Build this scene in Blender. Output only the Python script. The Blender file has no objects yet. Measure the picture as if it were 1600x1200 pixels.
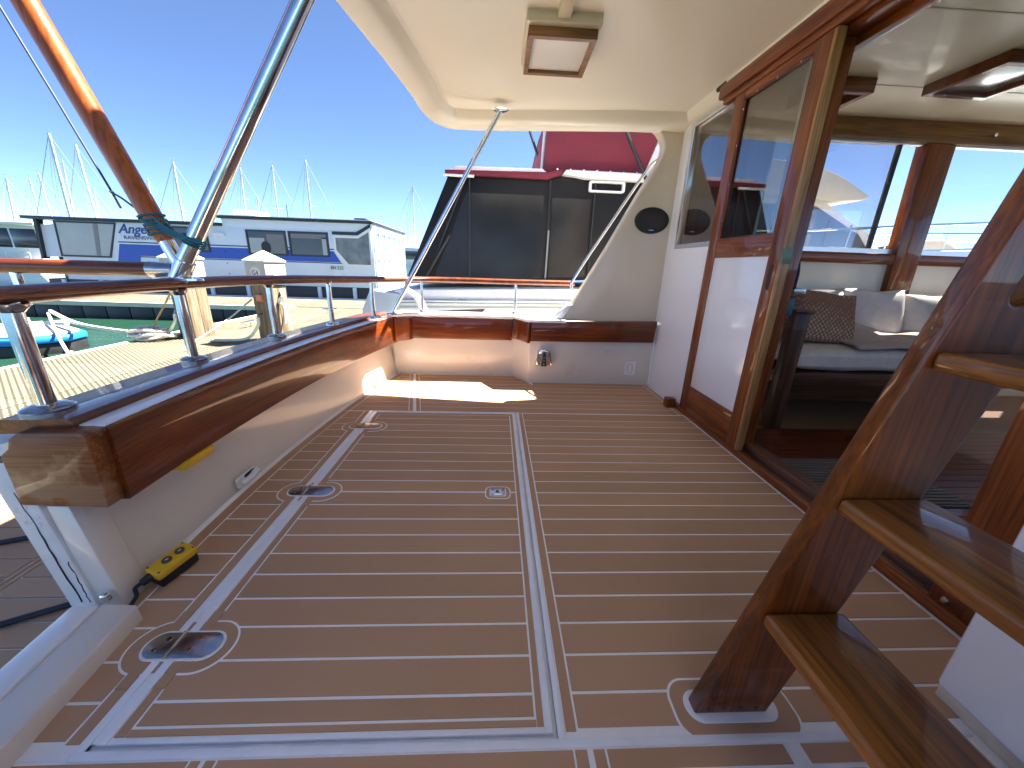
import bpy, bmesh, math, random
from mathutils import Vector, Matrix, noise
random.seed(7)
S = bpy.context.scene
COL = S.collection
# ---------------------------------------------------------------- camera
cam_d = bpy.data.cameras.new('camera'); cam = bpy.data.objects.new('camera', cam_d); COL.objects.link(cam)
cam_d.sensor_width = 36.0; cam_d.lens = 575.0/1600.0*36.0; cam_d.clip_start = .02; cam_d.clip_end = 6000
YAW, PITCH, ROLL = 0.0501, 0.3116, 0.0339
_f = Vector((math.sin(YAW)*math.cos(PITCH), math.cos(YAW)*math.cos(PITCH), -math.sin(PITCH)))
_r = Vector((math.cos(YAW), -math.sin(YAW), 0)); _u = _r.cross(_f)
_R = _r*math.cos(ROLL)+_u*math.sin(ROLL); _U = -_r*math.sin(ROLL)+_u*math.cos(ROLL)
cam.matrix_world = Matrix(((_R.x,_U.x,-_f.x,0),(_R.y,_U.y,-_f.y,0),(_R.z,_U.z,-_f.z,1.0),(0,0,0,1)))
S.camera = cam
# ---------------------------------------------------------------- sky, sun, exposure
SUN = Vector((.50, .30, 1.0)).normalized()
W = bpy.data.worlds.new('World'); S.world = W; W.use_nodes = True
_n = W.node_tree.nodes; _l = W.node_tree.links
_bg = _n['Background']; _sky = _n.new('ShaderNodeTexSky'); _sky.sky_type = 'NISHITA'; _sky.sun_disc = False
_sky.sun_elevation = math.asin(SUN.z); _sky.sun_rotation = math.atan2(SUN.x, SUN.y)
_sky.air_density = 0.38; _sky.dust_density = 0.05; _sky.ozone_density = 4.0
_l.new(_sky.outputs[0], _bg.inputs[0]); _bg.inputs[1].default_value = 0.05
sd = bpy.data.lights.new('sun', 'SUN'); sd.energy = 5.0; sd.angle = math.radians(.5); sd.color = (1, .95, .86)
so = bpy.data.objects.new('sun', sd); COL.objects.link(so); so.rotation_euler = SUN.to_track_quat('Z', 'Y').to_euler()
S.view_settings.view_transform = 'Standard'; S.view_settings.look = 'None'; S.view_settings.gamma = 1
S.view_settings.exposure = 3.0
# ---------------------------------------------------------------- materials
MATS = {}
def _new(name):
    m = bpy.data.materials.new(name); m.use_nodes = True
    return m, m.node_tree.nodes, m.node_tree.links, m.node_tree.nodes['Principled BSDF']
def plain(name, col, rough=.5, metal=0, coat=0, var=.06, scale=6, bump=0, bscale=80, spec=.5, dirt=None):
    """even colour with slight large-scale tone variation and optional fine relief"""
    if name in MATS: return MATS[name]
    m, n, l, b = _new(name)
    tc = n.new('ShaderNodeTexCoord'); nz = n.new('ShaderNodeTexNoise'); nz.inputs['Scale'].default_value = scale; nz.inputs['Detail'].default_value = 5
    l.new(tc.outputs['Object'], nz.inputs['Vector'])
    rp = n.new('ShaderNodeValToRGB'); rp.color_ramp.elements[0].position = .3; rp.color_ramp.elements[1].position = .7
    c = Vector(col)
    rp.color_ramp.elements[0].color = (*(c*(1-var)), 1); rp.color_ramp.elements[1].color = (*[min(1, x) for x in c*(1+var)], 1)
    l.new(nz.outputs[0], rp.inputs[0]); out = rp.outputs[0]
    if dirt:
        dn = n.new('ShaderNodeTexNoise'); dn.inputs['Scale'].default_value = dirt[1]; dn.inputs['Detail'].default_value = 8; dn.inputs['Roughness'].default_value = .7
        l.new(tc.outputs['Object'], dn.inputs['Vector'])
        dr = n.new('ShaderNodeValToRGB'); dr.color_ramp.elements[0].position = dirt[2]; dr.color_ramp.elements[1].position = dirt[2]+.12
        dr.color_ramp.elements[0].color = (0,0,0,1); dr.color_ramp.elements[1].color = (dirt[3],)*3+(1,)
        l.new(dn.outputs[0], dr.inputs[0])
        mx = n.new('ShaderNodeMix'); mx.data_type = 'RGBA'; l.new(dr.outputs[0], mx.inputs['Factor']); l.new(out, mx.inputs['A']); mx.inputs['B'].default_value = (*dirt[0], 1); out = mx.outputs['Result']
    l.new(out, b.inputs['Base Color'])
    rr = n.new('ShaderNodeMapRange'); rr.inputs['To Min'].default_value = max(0, rough-.07); rr.inputs['To Max'].default_value = rough+.07
    l.new(nz.outputs[0], rr.inputs[0]); l.new(rr.outputs[0], b.inputs['Roughness'])
    b.inputs['Metallic'].default_value = metal; b.inputs['Coat Weight'].default_value = coat; b.inputs['Coat Roughness'].default_value = .06
    b.inputs['Specular IOR Level'].default_value = spec
    if bump:
        bn = n.new('ShaderNodeTexNoise'); bn.inputs['Scale'].default_value = bscale; bn.inputs['Detail'].default_value = 4; l.new(tc.outputs['Object'], bn.inputs['Vector'])
        bp = n.new('ShaderNodeBump'); bp.inputs['Strength'].default_value = bump; bp.inputs['Distance'].default_value = .004; l.new(bn.outputs[0], bp.inputs['Height']); l.new(bp.outputs[0], b.inputs['Normal'])
    MATS[name] = m; return m
def wood(name, c1, c2, axis='X', rough=.28, coat=.7, dens=22, worn=0):
    if name in MATS: return MATS[name]
    m, n, l, b = _new(name)
    tc = n.new('ShaderNodeTexCoord'); mp = n.new('ShaderNodeMapping'); s = [dens]*3; s['XYZ'.index(axis)] = 1.3
    mp.inputs['Scale'].default_value = s; l.new(tc.outputs['Object'], mp.inputs[0])
    n1 = n.new('ShaderNodeTexNoise'); n1.inputs['Scale'].default_value = 1.0; n1.inputs['Detail'].default_value = 7; n1.inputs['Roughness'].default_value = .62; n1.inputs['Distortion'].default_value = .8; l.new(mp.outputs[0], n1.inputs[0])
    mp2 = n.new('ShaderNodeMapping'); s2 = [dens*7]*3; s2['XYZ'.index(axis)] = 4; mp2.inputs['Scale'].default_value = s2; l.new(tc.outputs['Object'], mp2.inputs[0])
    n2 = n.new('ShaderNodeTexNoise'); n2.inputs['Scale'].default_value = 1; n2.inputs['Detail'].default_value = 3; l.new(mp2.outputs[0], n2.inputs[0])
    rp = n.new('ShaderNodeValToRGB'); e = rp.color_ramp.elements; e[0].position = .32; e[0].color = (*c1, 1); e[1].position = .68; e[1].color = (*c2, 1)
    l.new(n1.outputs[0], rp.inputs[0])
    dk = n.new('ShaderNodeMapRange'); dk.inputs['From Min'].default_value = .35; dk.inputs['From Max'].default_value = .6; dk.inputs['To Min'].default_value = .62; dk.inputs['To Max'].default_value = 1.08; l.new(n2.outputs[0], dk.inputs[0])
    big = n.new('ShaderNodeTexNoise'); big.inputs['Scale'].default_value = 2.2; big.inputs['Detail'].default_value = 2; l.new(tc.outputs['Object'], big.inputs[0])
    bm_ = n.new('ShaderNodeMapRange'); bm_.inputs['To Min'].default_value = .72; bm_.inputs['To Max'].default_value = 1.28; l.new(big.outputs[0], bm_.inputs[0])
    mul = n.new('ShaderNodeMath'); mul.operation = 'MULTIPLY'; l.new(dk.outputs[0], mul.inputs[0]); l.new(bm_.outputs[0], mul.inputs[1])
    mx = n.new('ShaderNodeVectorMath'); mx.operation = 'SCALE'; l.new(rp.outputs[0], mx.inputs[0]); l.new(mul.outputs[0], mx.inputs['Scale'])
    out = mx.outputs[0]
    if worn:
        wn = n.new('ShaderNodeTexNoise'); wn.inputs['Scale'].default_value = 9; wn.inputs['Detail'].default_value = 6; l.new(tc.outputs['Object'], wn.inputs[0])
        wr = n.new('ShaderNodeValToRGB'); wr.color_ramp.elements[0].position = .5; wr.color_ramp.elements[1].position = .58; wr.color_ramp.elements[1].color = (worn,)*3+(1,); l.new(wn.outputs[0], wr.inputs[0])
        m2 = n.new('ShaderNodeMix'); m2.data_type = 'RGBA'; l.new(wr.outputs[0], m2.inputs['Factor']); l.new(out, m2.inputs['A']); m2.inputs['B'].default_value = (.42,.27,.15,1); out = m2.outputs['Result']
    l.new(out, b.inputs['Base Color'])
    b.inputs['Roughness'].default_value = rough+.12; b.inputs['Specular IOR Level'].default_value = .25; b.inputs['Coat Weight'].default_value = coat*.65; b.inputs['Coat Roughness'].default_value = .04
    bp = n.new('ShaderNodeBump'); bp.inputs['Strength'].default_value = .12; bp.inputs['Distance'].default_value = .002; l.new(n1.outputs[0], bp.inputs['Height']); l.new(bp.outputs[0], b.inputs['Normal'])
    if coat:
        cn = n.new('ShaderNodeTexNoise'); cn.inputs['Scale'].default_value = 5; cn.inputs['Detail'].default_value = 1; l.new(tc.outputs['Object'], cn.inputs[0])
        cb = n.new('ShaderNodeBump'); cb.inputs['Strength'].default_value = .25; cb.inputs['Distance'].default_value = .004; l.new(cn.outputs[0], cb.inputs['Height']); l.new(cb.outputs[0], b.inputs['Coat Normal'])
    MATS[name] = m; return m
def glass(name, tint, base=.05):
    if name in MATS: return MATS[name]
    m, n, l, b = _new(name); n.remove(b)
    tr = n.new('ShaderNodeBsdfTransparent'); tr.inputs[0].default_value = (*[math.sqrt(t) for t in tint], 1)
    gl = n.new('ShaderNodeBsdfGlossy'); gl.inputs['Roughness'].default_value = .01; gl.inputs[0].default_value = (1,1,1,1)
    lw = n.new('ShaderNodeLayerWeight'); lw.inputs[0].default_value = .5; pw = n.new('ShaderNodeMath'); pw.operation = 'POWER'; l.new(lw.outputs['Facing'], pw.inputs[0]); pw.inputs[1].default_value = 4.0
    ad = n.new('ShaderNodeMath'); ad.operation = 'ADD'; ad.use_clamp = True; l.new(pw.outputs[0], ad.inputs[0]); ad.inputs[1].default_value = base
    mx = n.new('ShaderNodeMixShader'); l.new(ad.outputs[0], mx.inputs[0]); l.new(tr.outputs[0], mx.inputs[1]); l.new(gl.outputs[0], mx.inputs[2])
    l.new(mx.outputs[0], n['Material Output'].inputs[0]); MATS[name] = m; return m
def eva():
    m, n, l, b = _new('brown_foam_decking')
    tc = n.new('ShaderNodeTexCoord')
    big = n.new('ShaderNodeTexNoise'); big.inputs['Scale'].default_value = 1.7; big.inputs['Detail'].default_value = 5; l.new(tc.outputs['Object'], big.inputs[0])
    oi = n.new('ShaderNodeObjectInfo')
    rp = n.new('ShaderNodeValToRGB'); e = rp.color_ramp.elements; e[0].position = .3; e[0].color = (.48,.285,.165,1); e[1].position = .72; e[1].color = (.54,.33,.198,1); l.new(big.outputs[0], rp.inputs[0])
    mr = n.new('ShaderNodeMapRange'); mr.inputs['To Min'].default_value = .95; mr.inputs['To Max'].default_value = 1.05; l.new(oi.outputs['Random'], mr.inputs[0])
    sc = n.new('ShaderNodeVectorMath'); sc.operation = 'SCALE'; l.new(rp.outputs[0], sc.inputs[0]); l.new(mr.outputs[0], sc.inputs['Scale'])
    # scuffs and small dark specks
    sp = n.new('ShaderNodeTexVoronoi'); sp.inputs['Scale'].default_value = 5.5; l.new(tc.outputs['Object'], sp.inputs['Vector'])
    sr = n.new('ShaderNodeValToRGB'); sr.color_ramp.elements[0].position = .012; sr.color_ramp.elements[0].color = (.55,.55,.55,1); sr.color_ramp.elements[1].position = .022; sr.color_ramp.elements[1].color = (0,0,0,1); l.new(sp.outputs['Distance'], sr.inputs[0])
    mp = n.new('ShaderNodeMapping'); mp.inputs['Scale'].default_value = (2.2, 6, 3); l.new(tc.outputs['Object'], mp.inputs[0])
    st = n.new('ShaderNodeTexNoise'); st.inputs['Scale'].default_value = 1.6; st.inputs['Detail'].default_value = 9; st.inputs['Roughness'].default_value = .75; l.new(mp.outputs[0], st.inputs[0])
    s2 = n.new('ShaderNodeValToRGB'); s2.color_ramp.elements[0].position = .62; s2.color_ramp.elements[0].color = (0,0,0,1); s2.color_ramp.elements[1].position = .78; s2.color_ramp.elements[1].color = (.3,.3,.3,1); l.new(st.outputs[0], s2.inputs[0])
    mxx = n.new('ShaderNodeMath'); mxx.operation = 'MAXIMUM'; l.new(sr.outputs[0], mxx.inputs[0]); l.new(s2.outputs[0], mxx.inputs[1])
    mx = n.new('ShaderNodeMix'); mx.data_type = 'RGBA'; l.new(mxx.outputs[0], mx.inputs['Factor']); l.new(sc.outputs[0], mx.inputs['A']); mx.inputs['B'].default_value = (.07,.045,.035,1)
    l.new(mx.outputs['Result'], b.inputs['Base Color']); b.inputs['Roughness'].default_value = .8; b.inputs['Specular IOR Level'].default_value = .16
    fn = n.new('ShaderNodeTexNoise'); fn.inputs['Scale'].default_value = 900; l.new(tc.outputs['Object'], fn.inputs[0])
    bp = n.new('ShaderNodeBump'); bp.inputs['Strength'].default_value = .25; bp.inputs['Distance'].default_value = .0006; l.new(fn.outputs[0], bp.inputs['Height']); l.new(bp.outputs[0], b.inputs['Normal'])
    return m
EVA = eva()
TEAK_D = dict(c1=(.070,.012,.002), c2=(.24,.052,.007))
TEAK_M = dict(c1=(.12,.022,.003), c2=(.32,.080,.012))
W_X = wood('varnished_teak_x', axis='X', **TEAK_D); W_Y = wood('varnished_teak_y', axis='Y', **TEAK_D); W_Z = wood('varnished_teak_z', axis='Z', **TEAK_D)
M_X = wood('door_teak_x', axis='X', **TEAK_M); M_Y = wood('door_teak_y', axis='Y', **TEAK_M); M_Z = wood('door_teak_z', axis='Z', **TEAK_M)
L_Z = wood('ladder_teak_z', (.085,.018,.0025), (.27,.074,.011), 'Z', dens=18); L_Y = wood('ladder_teak_y', (.10,.028,.004), (.40,.145,.028), 'Y', dens=17)
WORN = wood('weathered_teak', (.14,.036,.006), (.32,.105,.025), 'X', rough=.4, coat=.3, worn=.45)
WORN_Y = wood('weathered_teak_y', (.13,.06,.03), (.26,.14,.08), 'Y', rough=.6, coat=.05)
POLE_W = wood('varnished_pole_wood', (.32,.065,.008), (.50,.12,.02), 'Z', dens=14)
SALOON_W = wood('dark_saloon_floor_wood', (.08,.018,.008), (.17,.045,.018), 'X', rough=.18, coat=.6)
GREYWOOD = wood('weathered_piling_timber', (.14,.10,.06), (.30,.23,.15), 'Z', rough=.85, coat=0, dens=16)
CREAM = plain('cream_gelcoat', (.70,.60,.46), .30, coat=.35, var=.03, scale=2)
CEIL = plain('cream_soffit', (.82,.755,.64), .30, coat=.3, var=.012, scale=1.5)
WALL = plain('beige_gelcoat', (.72,.67,.60), .30, coat=.4, var=.05, scale=2.5, bump=.08, bscale=4, dirt=((.42,.36,.30), 5, .68, .25))
WHITE = plain('white_gelcoat', (.85,.84,.83), .22, coat=.5, var=.02, scale=2)
WORNW = plain('worn_white_paint', (.74,.73,.70), .6, var=.08, scale=12, bump=.5, bscale=40, dirt=((.30,.26,.22), 16, .60, .8))
GROOVE = plain('white_foam_base', (.90,.88,.86), .6, var=.03)
BEAD = plain('white_hatch_moulding', (.86,.87,.90), .4, var=.04, scale=14, bump=.2, bscale=200, dirt=((.45,.45,.45), 30, .68, .4))
STEEL = plain('polished_stainless', (.72,.72,.73), .12, metal=1, var=.08, scale=20)
CHROME = plain('chrome', (.80,.80,.80), .06, metal=1, var=.04, scale=20)
DULLST = plain('dull_hinge_steel', (.42,.40,.39), .22, metal=1, var=.25, scale=25)
BRASS = plain('tarnished_hinge', (.42,.33,.20), .35, metal=1, var=.25, scale=25)
ALU = plain('aluminium_frame', (.68,.69,.71), .30, metal=.9, var=.05)
BLACK = plain('black_rubber', (.018,.018,.02), .5, var=.2)
YEL = plain('yellow_plastic', (.75,.44,.02), .42, var=.05, scale=30, bump=.05)
GLASS = glass('clear_glass', (.86,.90,.89)); TINT = glass('tinted_glass', (.74,.70,.74), .10); DARKG = glass('door_glass', (.45,.44,.40), .10)
VINYL = glass('clear_vinyl', (.72,.74,.74), .10)
FABRIC = plain('grey_linen', (.66,.61,.57), .9, var=.06, scale=20, bump=.5, bscale=500, spec=.2)
THROW = plain('taupe_throw_cloth', (.46,.38,.34), .95, var=.12, scale=40, bump=.6, bscale=300, spec=.1)
ROPE = plain('white_mooring_rope', (.66,.62,.54), .9, var=.15, scale=120, bump=.8, bscale=260)
ROPEY = plain('tan_rope', (.52,.34,.14), .9, var=.2, scale=120, bump=.8, bscale=260)
ROPEG = plain('teal_cord', (.03,.16,.20), .8, var=.2, scale=120)
MAROON = plain('maroon_canvas', (.17,.018,.035), .8, var=.14, scale=3, bump=.3, bscale=9)
NBWHITE = plain('boat_white', (.78,.78,.77), .3, coat=.3, var=.04, scale=1.2, dirt=((.5,.47,.42), 2.5, .66, .3))
HBWHITE = plain('houseboat_white', (.70,.78,.86), .4, var=.03, scale=.8, dirt=((.45,.48,.5), 1.5, .68, .35))
HBBLUE = plain('houseboat_blue', (.02,.08,.46), .35, var=.05, scale=.8)
DARKTRIM = plain('dark_trim', (.02,.024,.03), .45, var=.1)
WINDARK = plain('dark_window', (.03,.034,.04), .06, var=.3, scale=1.5)
HULLBLUE = plain('blue_hull_band', (.02,.22,.62), .3, var=.05)

# ---------------------------------------------------------------- mesh helpers
def link(o, parent=None):
    COL.objects.link(o)
    if parent is not None:
        o.parent = parent
        o.matrix_parent_inverse = Matrix.Translation(parent.location).inverted() if parent.type == 'EMPTY' else Matrix()
    return o
def tag(o, label=None, cat=None, group=None, kind=None):
    for k, v_ in (('label', label), ('category', cat), ('group', group), ('kind', kind)):
        if v_: o[k] = v_
    return o
def thing(name, loc, label, cat, group=None):
    o = bpy.data.objects.new(name, None); o.location = loc; o.empty_display_size = .1; COL.objects.link(o)
    return tag(o, label, cat, group)
def mesh(name, verts, faces, mat, parent=None, smooth=False, bev=0, seg=2):
    me = bpy.data.meshes.new(name); bm = bmesh.new()
    vs = [bm.verts.new(v_) for v_ in verts]
    for f in faces:
        try: bm.faces.new([vs[i] for i in f])
        except ValueError: pass
    bmesh.ops.recalc_face_normals(bm, faces=bm.faces)
    if bev:
        ed = [e for e in bm.edges if len(e.link_faces) == 2 and e.calc_face_angle(0) > .35]
        bmesh.ops.bevel(bm, geom=ed, offset=bev, segments=seg, affect='EDGES', profile=.5, clamp_overlap=True)
    bm.to_mesh(me); bm.free(); me.materials.append(mat)
    o = bpy.data.objects.new(name, me)
    if smooth:
        for p in me.polygons: p.use_smooth = True
        if smooth != 'all':
            try: me.set_sharp_from_angle(angle=math.radians(40))
            except Exception: pass
    return link(o, parent)
BOXF = [(0,1,2,3),(7,6,5,4),(0,4,5,1),(1,5,6,2),(2,6,7,3),(3,7,4,0)]
def box(name, x0, x1, y0, y1, z0, z1, mat, parent=None, bev=.003, seg=2):
    v_ = [(x0,y0,z0),(x1,y0,z0),(x1,y1,z0),(x0,y1,z0),(x0,y0,z1),(x1,y0,z1),(x1,y1,z1),(x0,y1,z1)]
    return mesh(name, v_, BOXF, mat, parent, smooth=bool(bev), bev=bev, seg=seg)
def prism(name, poly, axis, d0, d1, mat, parent=None, bev=0, smooth=None, seg=2):
    """poly: 2-D outline; axis 'y': (x,z) extruded in y; 'z': (x,y); 'x': (y,z)"""
    def P(a, d): return {'y': (a[0], d, a[1]), 'z': (a[0], a[1], d), 'x': (d, a[0], a[1])}[axis]
    n = len(poly); v_ = [P(a, d0) for a in poly]+[P(a, d1) for a in poly]
    f = [tuple(range(n)), tuple(range(2*n-1, n-1, -1))]+[(i, (i+1) % n, n+(i+1) % n, n+i) for i in range(n)]
    return mesh(name, v_, f, mat, parent, smooth=bool(bev) if smooth is None else smooth, bev=bev, seg=seg)
def holed(name, outer, holes, axis, d0, d1, mat, parent=None, bev=0):
    """plate with holes cut right through"""
    cu = bpy.data.curves.new(name, 'CURVE'); cu.dimensions = '2D'; cu.fill_mode = 'BOTH'; cu.extrude = abs(d1-d0)/2-bev; cu.bevel_depth = bev; cu.bevel_resolution = 2; cu.offset = -bev
    for loop in [outer]+holes:
        sp = cu.splines.new('POLY'); sp.points.add(len(loop)-1); sp.use_cyclic_u = True
        for p, a in zip(sp.points, loop): p.co = (a[0], a[1], 0, 1)
    t = bpy.data.objects.new(name, cu); COL.objects.link(t)
    dg = bpy.context.evaluated_depsgraph_get(); me = bpy.data.meshes.new_from_object(t.evaluated_get(dg)); bpy.data.objects.remove(t); bpy.data.curves.remove(cu)
    mid = (d0+d1)/2
    for v_ in me.vertices:
        a, b, c = v_.co
        v_.co = {'y': (a, mid-c, b), 'z': (a, b, mid+c), 'x': (mid+c, a, b)}[axis]
    me.materials.clear(); me.materials.append(mat); me.name = name
    return link(bpy.data.objects.new(name, me), parent)
def frames(pts):
    pts = [Vector(p) for p in pts]; out = []; up = None
    for i, p in enumerate(pts):
        t = (pts[min(i+1, len(pts)-1)]-pts[max(i-1, 0)]).normalized()
        if up is None: up = Vector((0,0,1)) if abs(t.z) < .9 else Vector((1,0,0))
        a = up-t*up.dot(t); a = a.normalized() if a.length > 1e-6 else t.orthogonal().normalized()
        out.append((p, t, a, t.cross(a))); up = a
    return out
def tube(name, pts, r, mat, parent=None, seg=16, flat=1.0):
    fr = frames(pts); rs = r if isinstance(r, (list, tuple)) else [r]*len(pts); v_ = []; f = []
    for (p, t, a, b), rr in zip(fr, rs):
        for k in range(seg):
            an = 2*math.pi*k/seg; v_.append(p+a*math.sin(an)*rr*flat+b*math.cos(an)*rr)
    n = len(fr)
    for i in range(n-1):
        for k in range(seg): f.append((i*seg+k, i*seg+(k+1) % seg, (i+1)*seg+(k+1) % seg, (i+1)*seg+k))
    f += [tuple(range(seg)), tuple(range((n-1)*seg, n*seg))]
    return mesh(name, v_, f, mat, parent, smooth=True)
def spline(pts, n=10):
    P = [Vector(p) for p in pts]; P = [P[0]*2-P[1]]+P+[P[-1]*2-P[-2]]; out = []
    for i in range(1, len(P)-2):
        for k in range(n):
            t = k/n; a, b, c, d = P[i-1:i+3]
            out.append(.5*((2*b)+(c-a)*t+(2*a-5*b+4*c-d)*t*t+(3*b-a-3*c+d)*t**3))
    return out+[P[-2]]
def lathe(name, prof, center, mat, parent=None, seg=28, axis=(0,0,1), sx=1, sy=1):
    q = Vector((0,0,1)).rotation_difference(Vector(axis)); c = Vector(center); v_ = []; f = []
    for r, h in prof:
        for k in range(seg):
            a = 2*math.pi*k/seg; v_.append(c+q@Vector((math.cos(a)*r*sx, math.sin(a)*r*sy, h)))
    n = len(prof)
    for i in range(n-1):
        for k in range(seg): f.append((i*seg+k, i*seg+(k+1) % seg, (i+1)*seg+(k+1) % seg, (i+1)*seg+k))
    f += [tuple(range(seg)), tuple(range((n-1)*seg, n*seg))]
    return mesh(name, v_, f, mat, parent, smooth=True)
def sweep(name, path, prof, mat, parent=None, bev=0):
    """path: list of (x,y, nx,ny); prof: list of (offset along normal, z)"""
    v_ = []; f = []; m = len(prof)
    for x, y, nx, ny in path:
        for o, z in prof: v_.append((x+nx*o, y+ny*o, z))
    for i in range(len(path)-1):
        for k in range(m): f.append((i*m+k, i*m+(k+1) % m, (i+1)*m+(k+1) % m, (i+1)*m+k))
    f += [tuple(range(m)), tuple(range((len(path)-1)*m, len(path)*m))]
    return mesh(name, v_, f, mat, parent, smooth=True, bev=bev)
def stadium(cx, cy, lx, ly, rot=0, n=12, p=None):
    """rounded oblong outline, lx by ly"""
    r = min(lx, ly)/2 if p is None else p; out = []
    for sx, sy, a0 in ((1,1,0),(-1,1,90),(-1,-1,180),(1,-1,270)):
        for k in range(n+1):
            a = math.radians(a0+90*k/n); out.append((sx*(lx/2-r)+r*math.cos(a), sy*(ly/2-r)+r*math.sin(a)))
    c, s = math.cos(rot), math.sin(rot); res = []
    for x, y in out:
        q = (cx+x*c-y*s, cy+x*s+y*c)
        if not res or (abs(q[0]-res[-1][0])+abs(q[1]-res[-1][1]) > 1e-5): res.append(q)
    if abs(res[0][0]-res[-1][0])+abs(res[0][1]-res[-1][1]) < 1e-5: res.pop()
    return res
def text(name, body, size, loc, mat, parent, rot=(math.pi/2,0,0), shear=0, depth=.004, offset=0, sx=1):
    cu = bpy.data.curves.new(name, 'FONT'); cu.body = body; cu.size = size; cu.extrude = depth; cu.shear = shear; cu.offset = offset; cu.align_x = 'LEFT'
    t = bpy.data.objects.new(name, cu); COL.objects.link(t); dg = bpy.context.evaluated_depsgraph_get()
    me = bpy.data.meshes.new_from_object(t.evaluated_get(dg)); bpy.data.objects.remove(t)
    from mathutils import Euler
    me.transform(Matrix.Translation(loc)@Euler(rot).to_matrix().to_4x4()@Matrix.Diagonal((sx,1,1,1))); me.materials.clear(); me.materials.append(mat)
    return link(bpy.data.objects.new(name, me), parent)
def plank(parent, xa0, xa1, xb0, xb1, y0, y1, zt=0.0, th=.004, mat=None, name='plank', g=.0035):
    """one foam strip between y0 and y1; xa at y0, xb at y1; softened top edge"""
    y0 += g; y1 -= g; c = .0012
    v_ = [(xa0,y0,zt-th),(xa1,y0,zt-th),(xb1,y1,zt-th),(xb0,y1,zt-th),(xa0,y0,zt-c),(xa1,y0,zt-c),(xb1,y1,zt-c),(xb0,y1,zt-c),
          (xa0+c,y0+c,zt),(xa1-c,y0+c,zt),(xb1-c,y1-c,zt),(xb0+c,y1-c,zt)]
    f = [(0,1,5,4),(1,2,6,5),(2,3,7,6),(3,0,4,7),(4,5,9,8),(5,6,10,9),(6,7,11,10),(7,4,8,11),(8,9,10,11)]
    return mesh(name, v_, f, mat or EVA, parent)
def plate(parent, poly, z0, z1, mat, name, bev=.0008): return prism(name, poly, 'z', z0, z1, mat, parent, bev=bev, seg=1)

# ================================================================ SETTING: water, sky-side ground
def water():
    m, n, l, b = _new('harbour_water'); tc = n.new('ShaderNodeTexCoord')
    b.inputs['Base Color'].default_value = (.012,.045,.028,1); b.inputs['Roughness'].default_value = .03; b.inputs['IOR'].default_value = 1.33
    w1 = n.new('ShaderNodeTexNoise'); w1.inputs['Scale'].default_value = 1.6; w1.inputs['Detail'].default_value = 4; l.new(tc.outputs['Object'], w1.inputs[0])
    bp = n.new('ShaderNodeBump'); bp.inputs['Strength'].default_value = .16; bp.inputs['Distance'].default_value = .12; l.new(w1.outputs[0], bp.inputs['Height']); l.new(bp.outputs[0], b.inputs['Normal'])
    o = mesh('water', [(-1500,-1500,-.75),(1500,-1500,-.75),(1500,2500,-.75),(-1500,2500,-.75)], [(0,1,2,3)], m)
    tag(o, 'dark green still harbour water', 'water', kind='structure')
water()
def dock_mat():
    m, n, l, b = _new('cream_grated_dock_panel'); tc = n.new('ShaderNodeTexCoord')
    mp = n.new('ShaderNodeMapping'); mp.inputs['Scale'].default_value = (7, 9, 7); mp.inputs['Rotation'].default_value = (0,0,.0); l.new(tc.outputs['Object'], mp.inputs[0])
    br = n.new('ShaderNodeTexBrick'); br.inputs['Scale'].default_value = 1; br.inputs['Mortar Size'].default_value = .10; br.inputs['Mortar Smooth'].default_value = .2
    br.inputs['Color1'].default_value = (.33,.285,.185,1); br.inputs['Color2'].default_value = (.38,.33,.22,1); br.inputs['Mortar'].default_value = (.040,.034,.020,1); l.new(mp.outputs[0], br.inputs[0])
    nz = n.new('ShaderNodeTexNoise'); nz.inputs['Scale'].default_value = 2; nz.inputs['Detail'].default_value = 6; l.new(tc.outputs['Object'], nz.inputs[0])
    mr = n.new('ShaderNodeMapRange'); mr.inputs['To Min'].default_value = .8; mr.inputs['To Max'].default_value = 1.15; l.new(nz.outputs[0], mr.inputs[0])
    sc = n.new('ShaderNodeVectorMath'); sc.operation = 'SCALE'; l.new(br.outputs[0], sc.inputs[0]); l.new(mr.outputs[0], sc.inputs['Scale']); l.new(sc.outputs[0], b.inputs['Base Color'])
    b.inputs['Roughness'].default_value = .7
    bp = n.new('ShaderNodeBump'); bp.inputs['Strength'].default_value = .6; bp.inputs['Distance'].default_value = .006; bp.invert = True; l.new(br.outputs['Fac'], bp.inputs['Height']); l.new(bp.outputs[0], b.inputs['Normal'])
    return m
DOCK = dock_mat(); DOCKEDGE = plain('dock_edge_cream', (.58,.53,.42), .7, var=.08, scale=3)
fd = box('dock', -5.58, -2.75, -4, 10.66, -.62, -.33, plain('dock_frame_dark', (.05,.05,.05), .7), bev=0)
tag(fd, 'long cream grated floating dock astern of the boat', 'dock', kind='structure')
for i in range(12):
    for x0, x1 in ((-5.55,-4.17),(-4.16,-2.78)):
        box('dock_panel', x0, x1, -3.98+i*1.22, -3.98+i*1.22+1.212, -.33, -.30, DOCK, fd, bev=.004)
for x in (-5.59, -2.74): box('dock_edge_strip', x-.03, x+.03, -4, 10.66, -.46, -.292, DOCKEDGE, fd, bev=.008)
wk = box('walkway', -34, -1.5, 10.76, 12.9, -.62, -.33, plain('dock_frame_dark', (.05,.05,.05), .7), bev=0)
tag(wk, 'cream walkway with black fendered side crossing behind the dock', 'walkway', kind='structure')
for i in range(15): box('dock_panel', -33.9+i*2.16, -33.9+i*2.16+2.14, 10.74, 12.92, -.33, -.30, DOCK, wk, bev=.004)
box('edge_beam', -34, -5.62, 10.66, 10.735, -.42, -.295, DOCKEDGE, wk, bev=.01)
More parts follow.
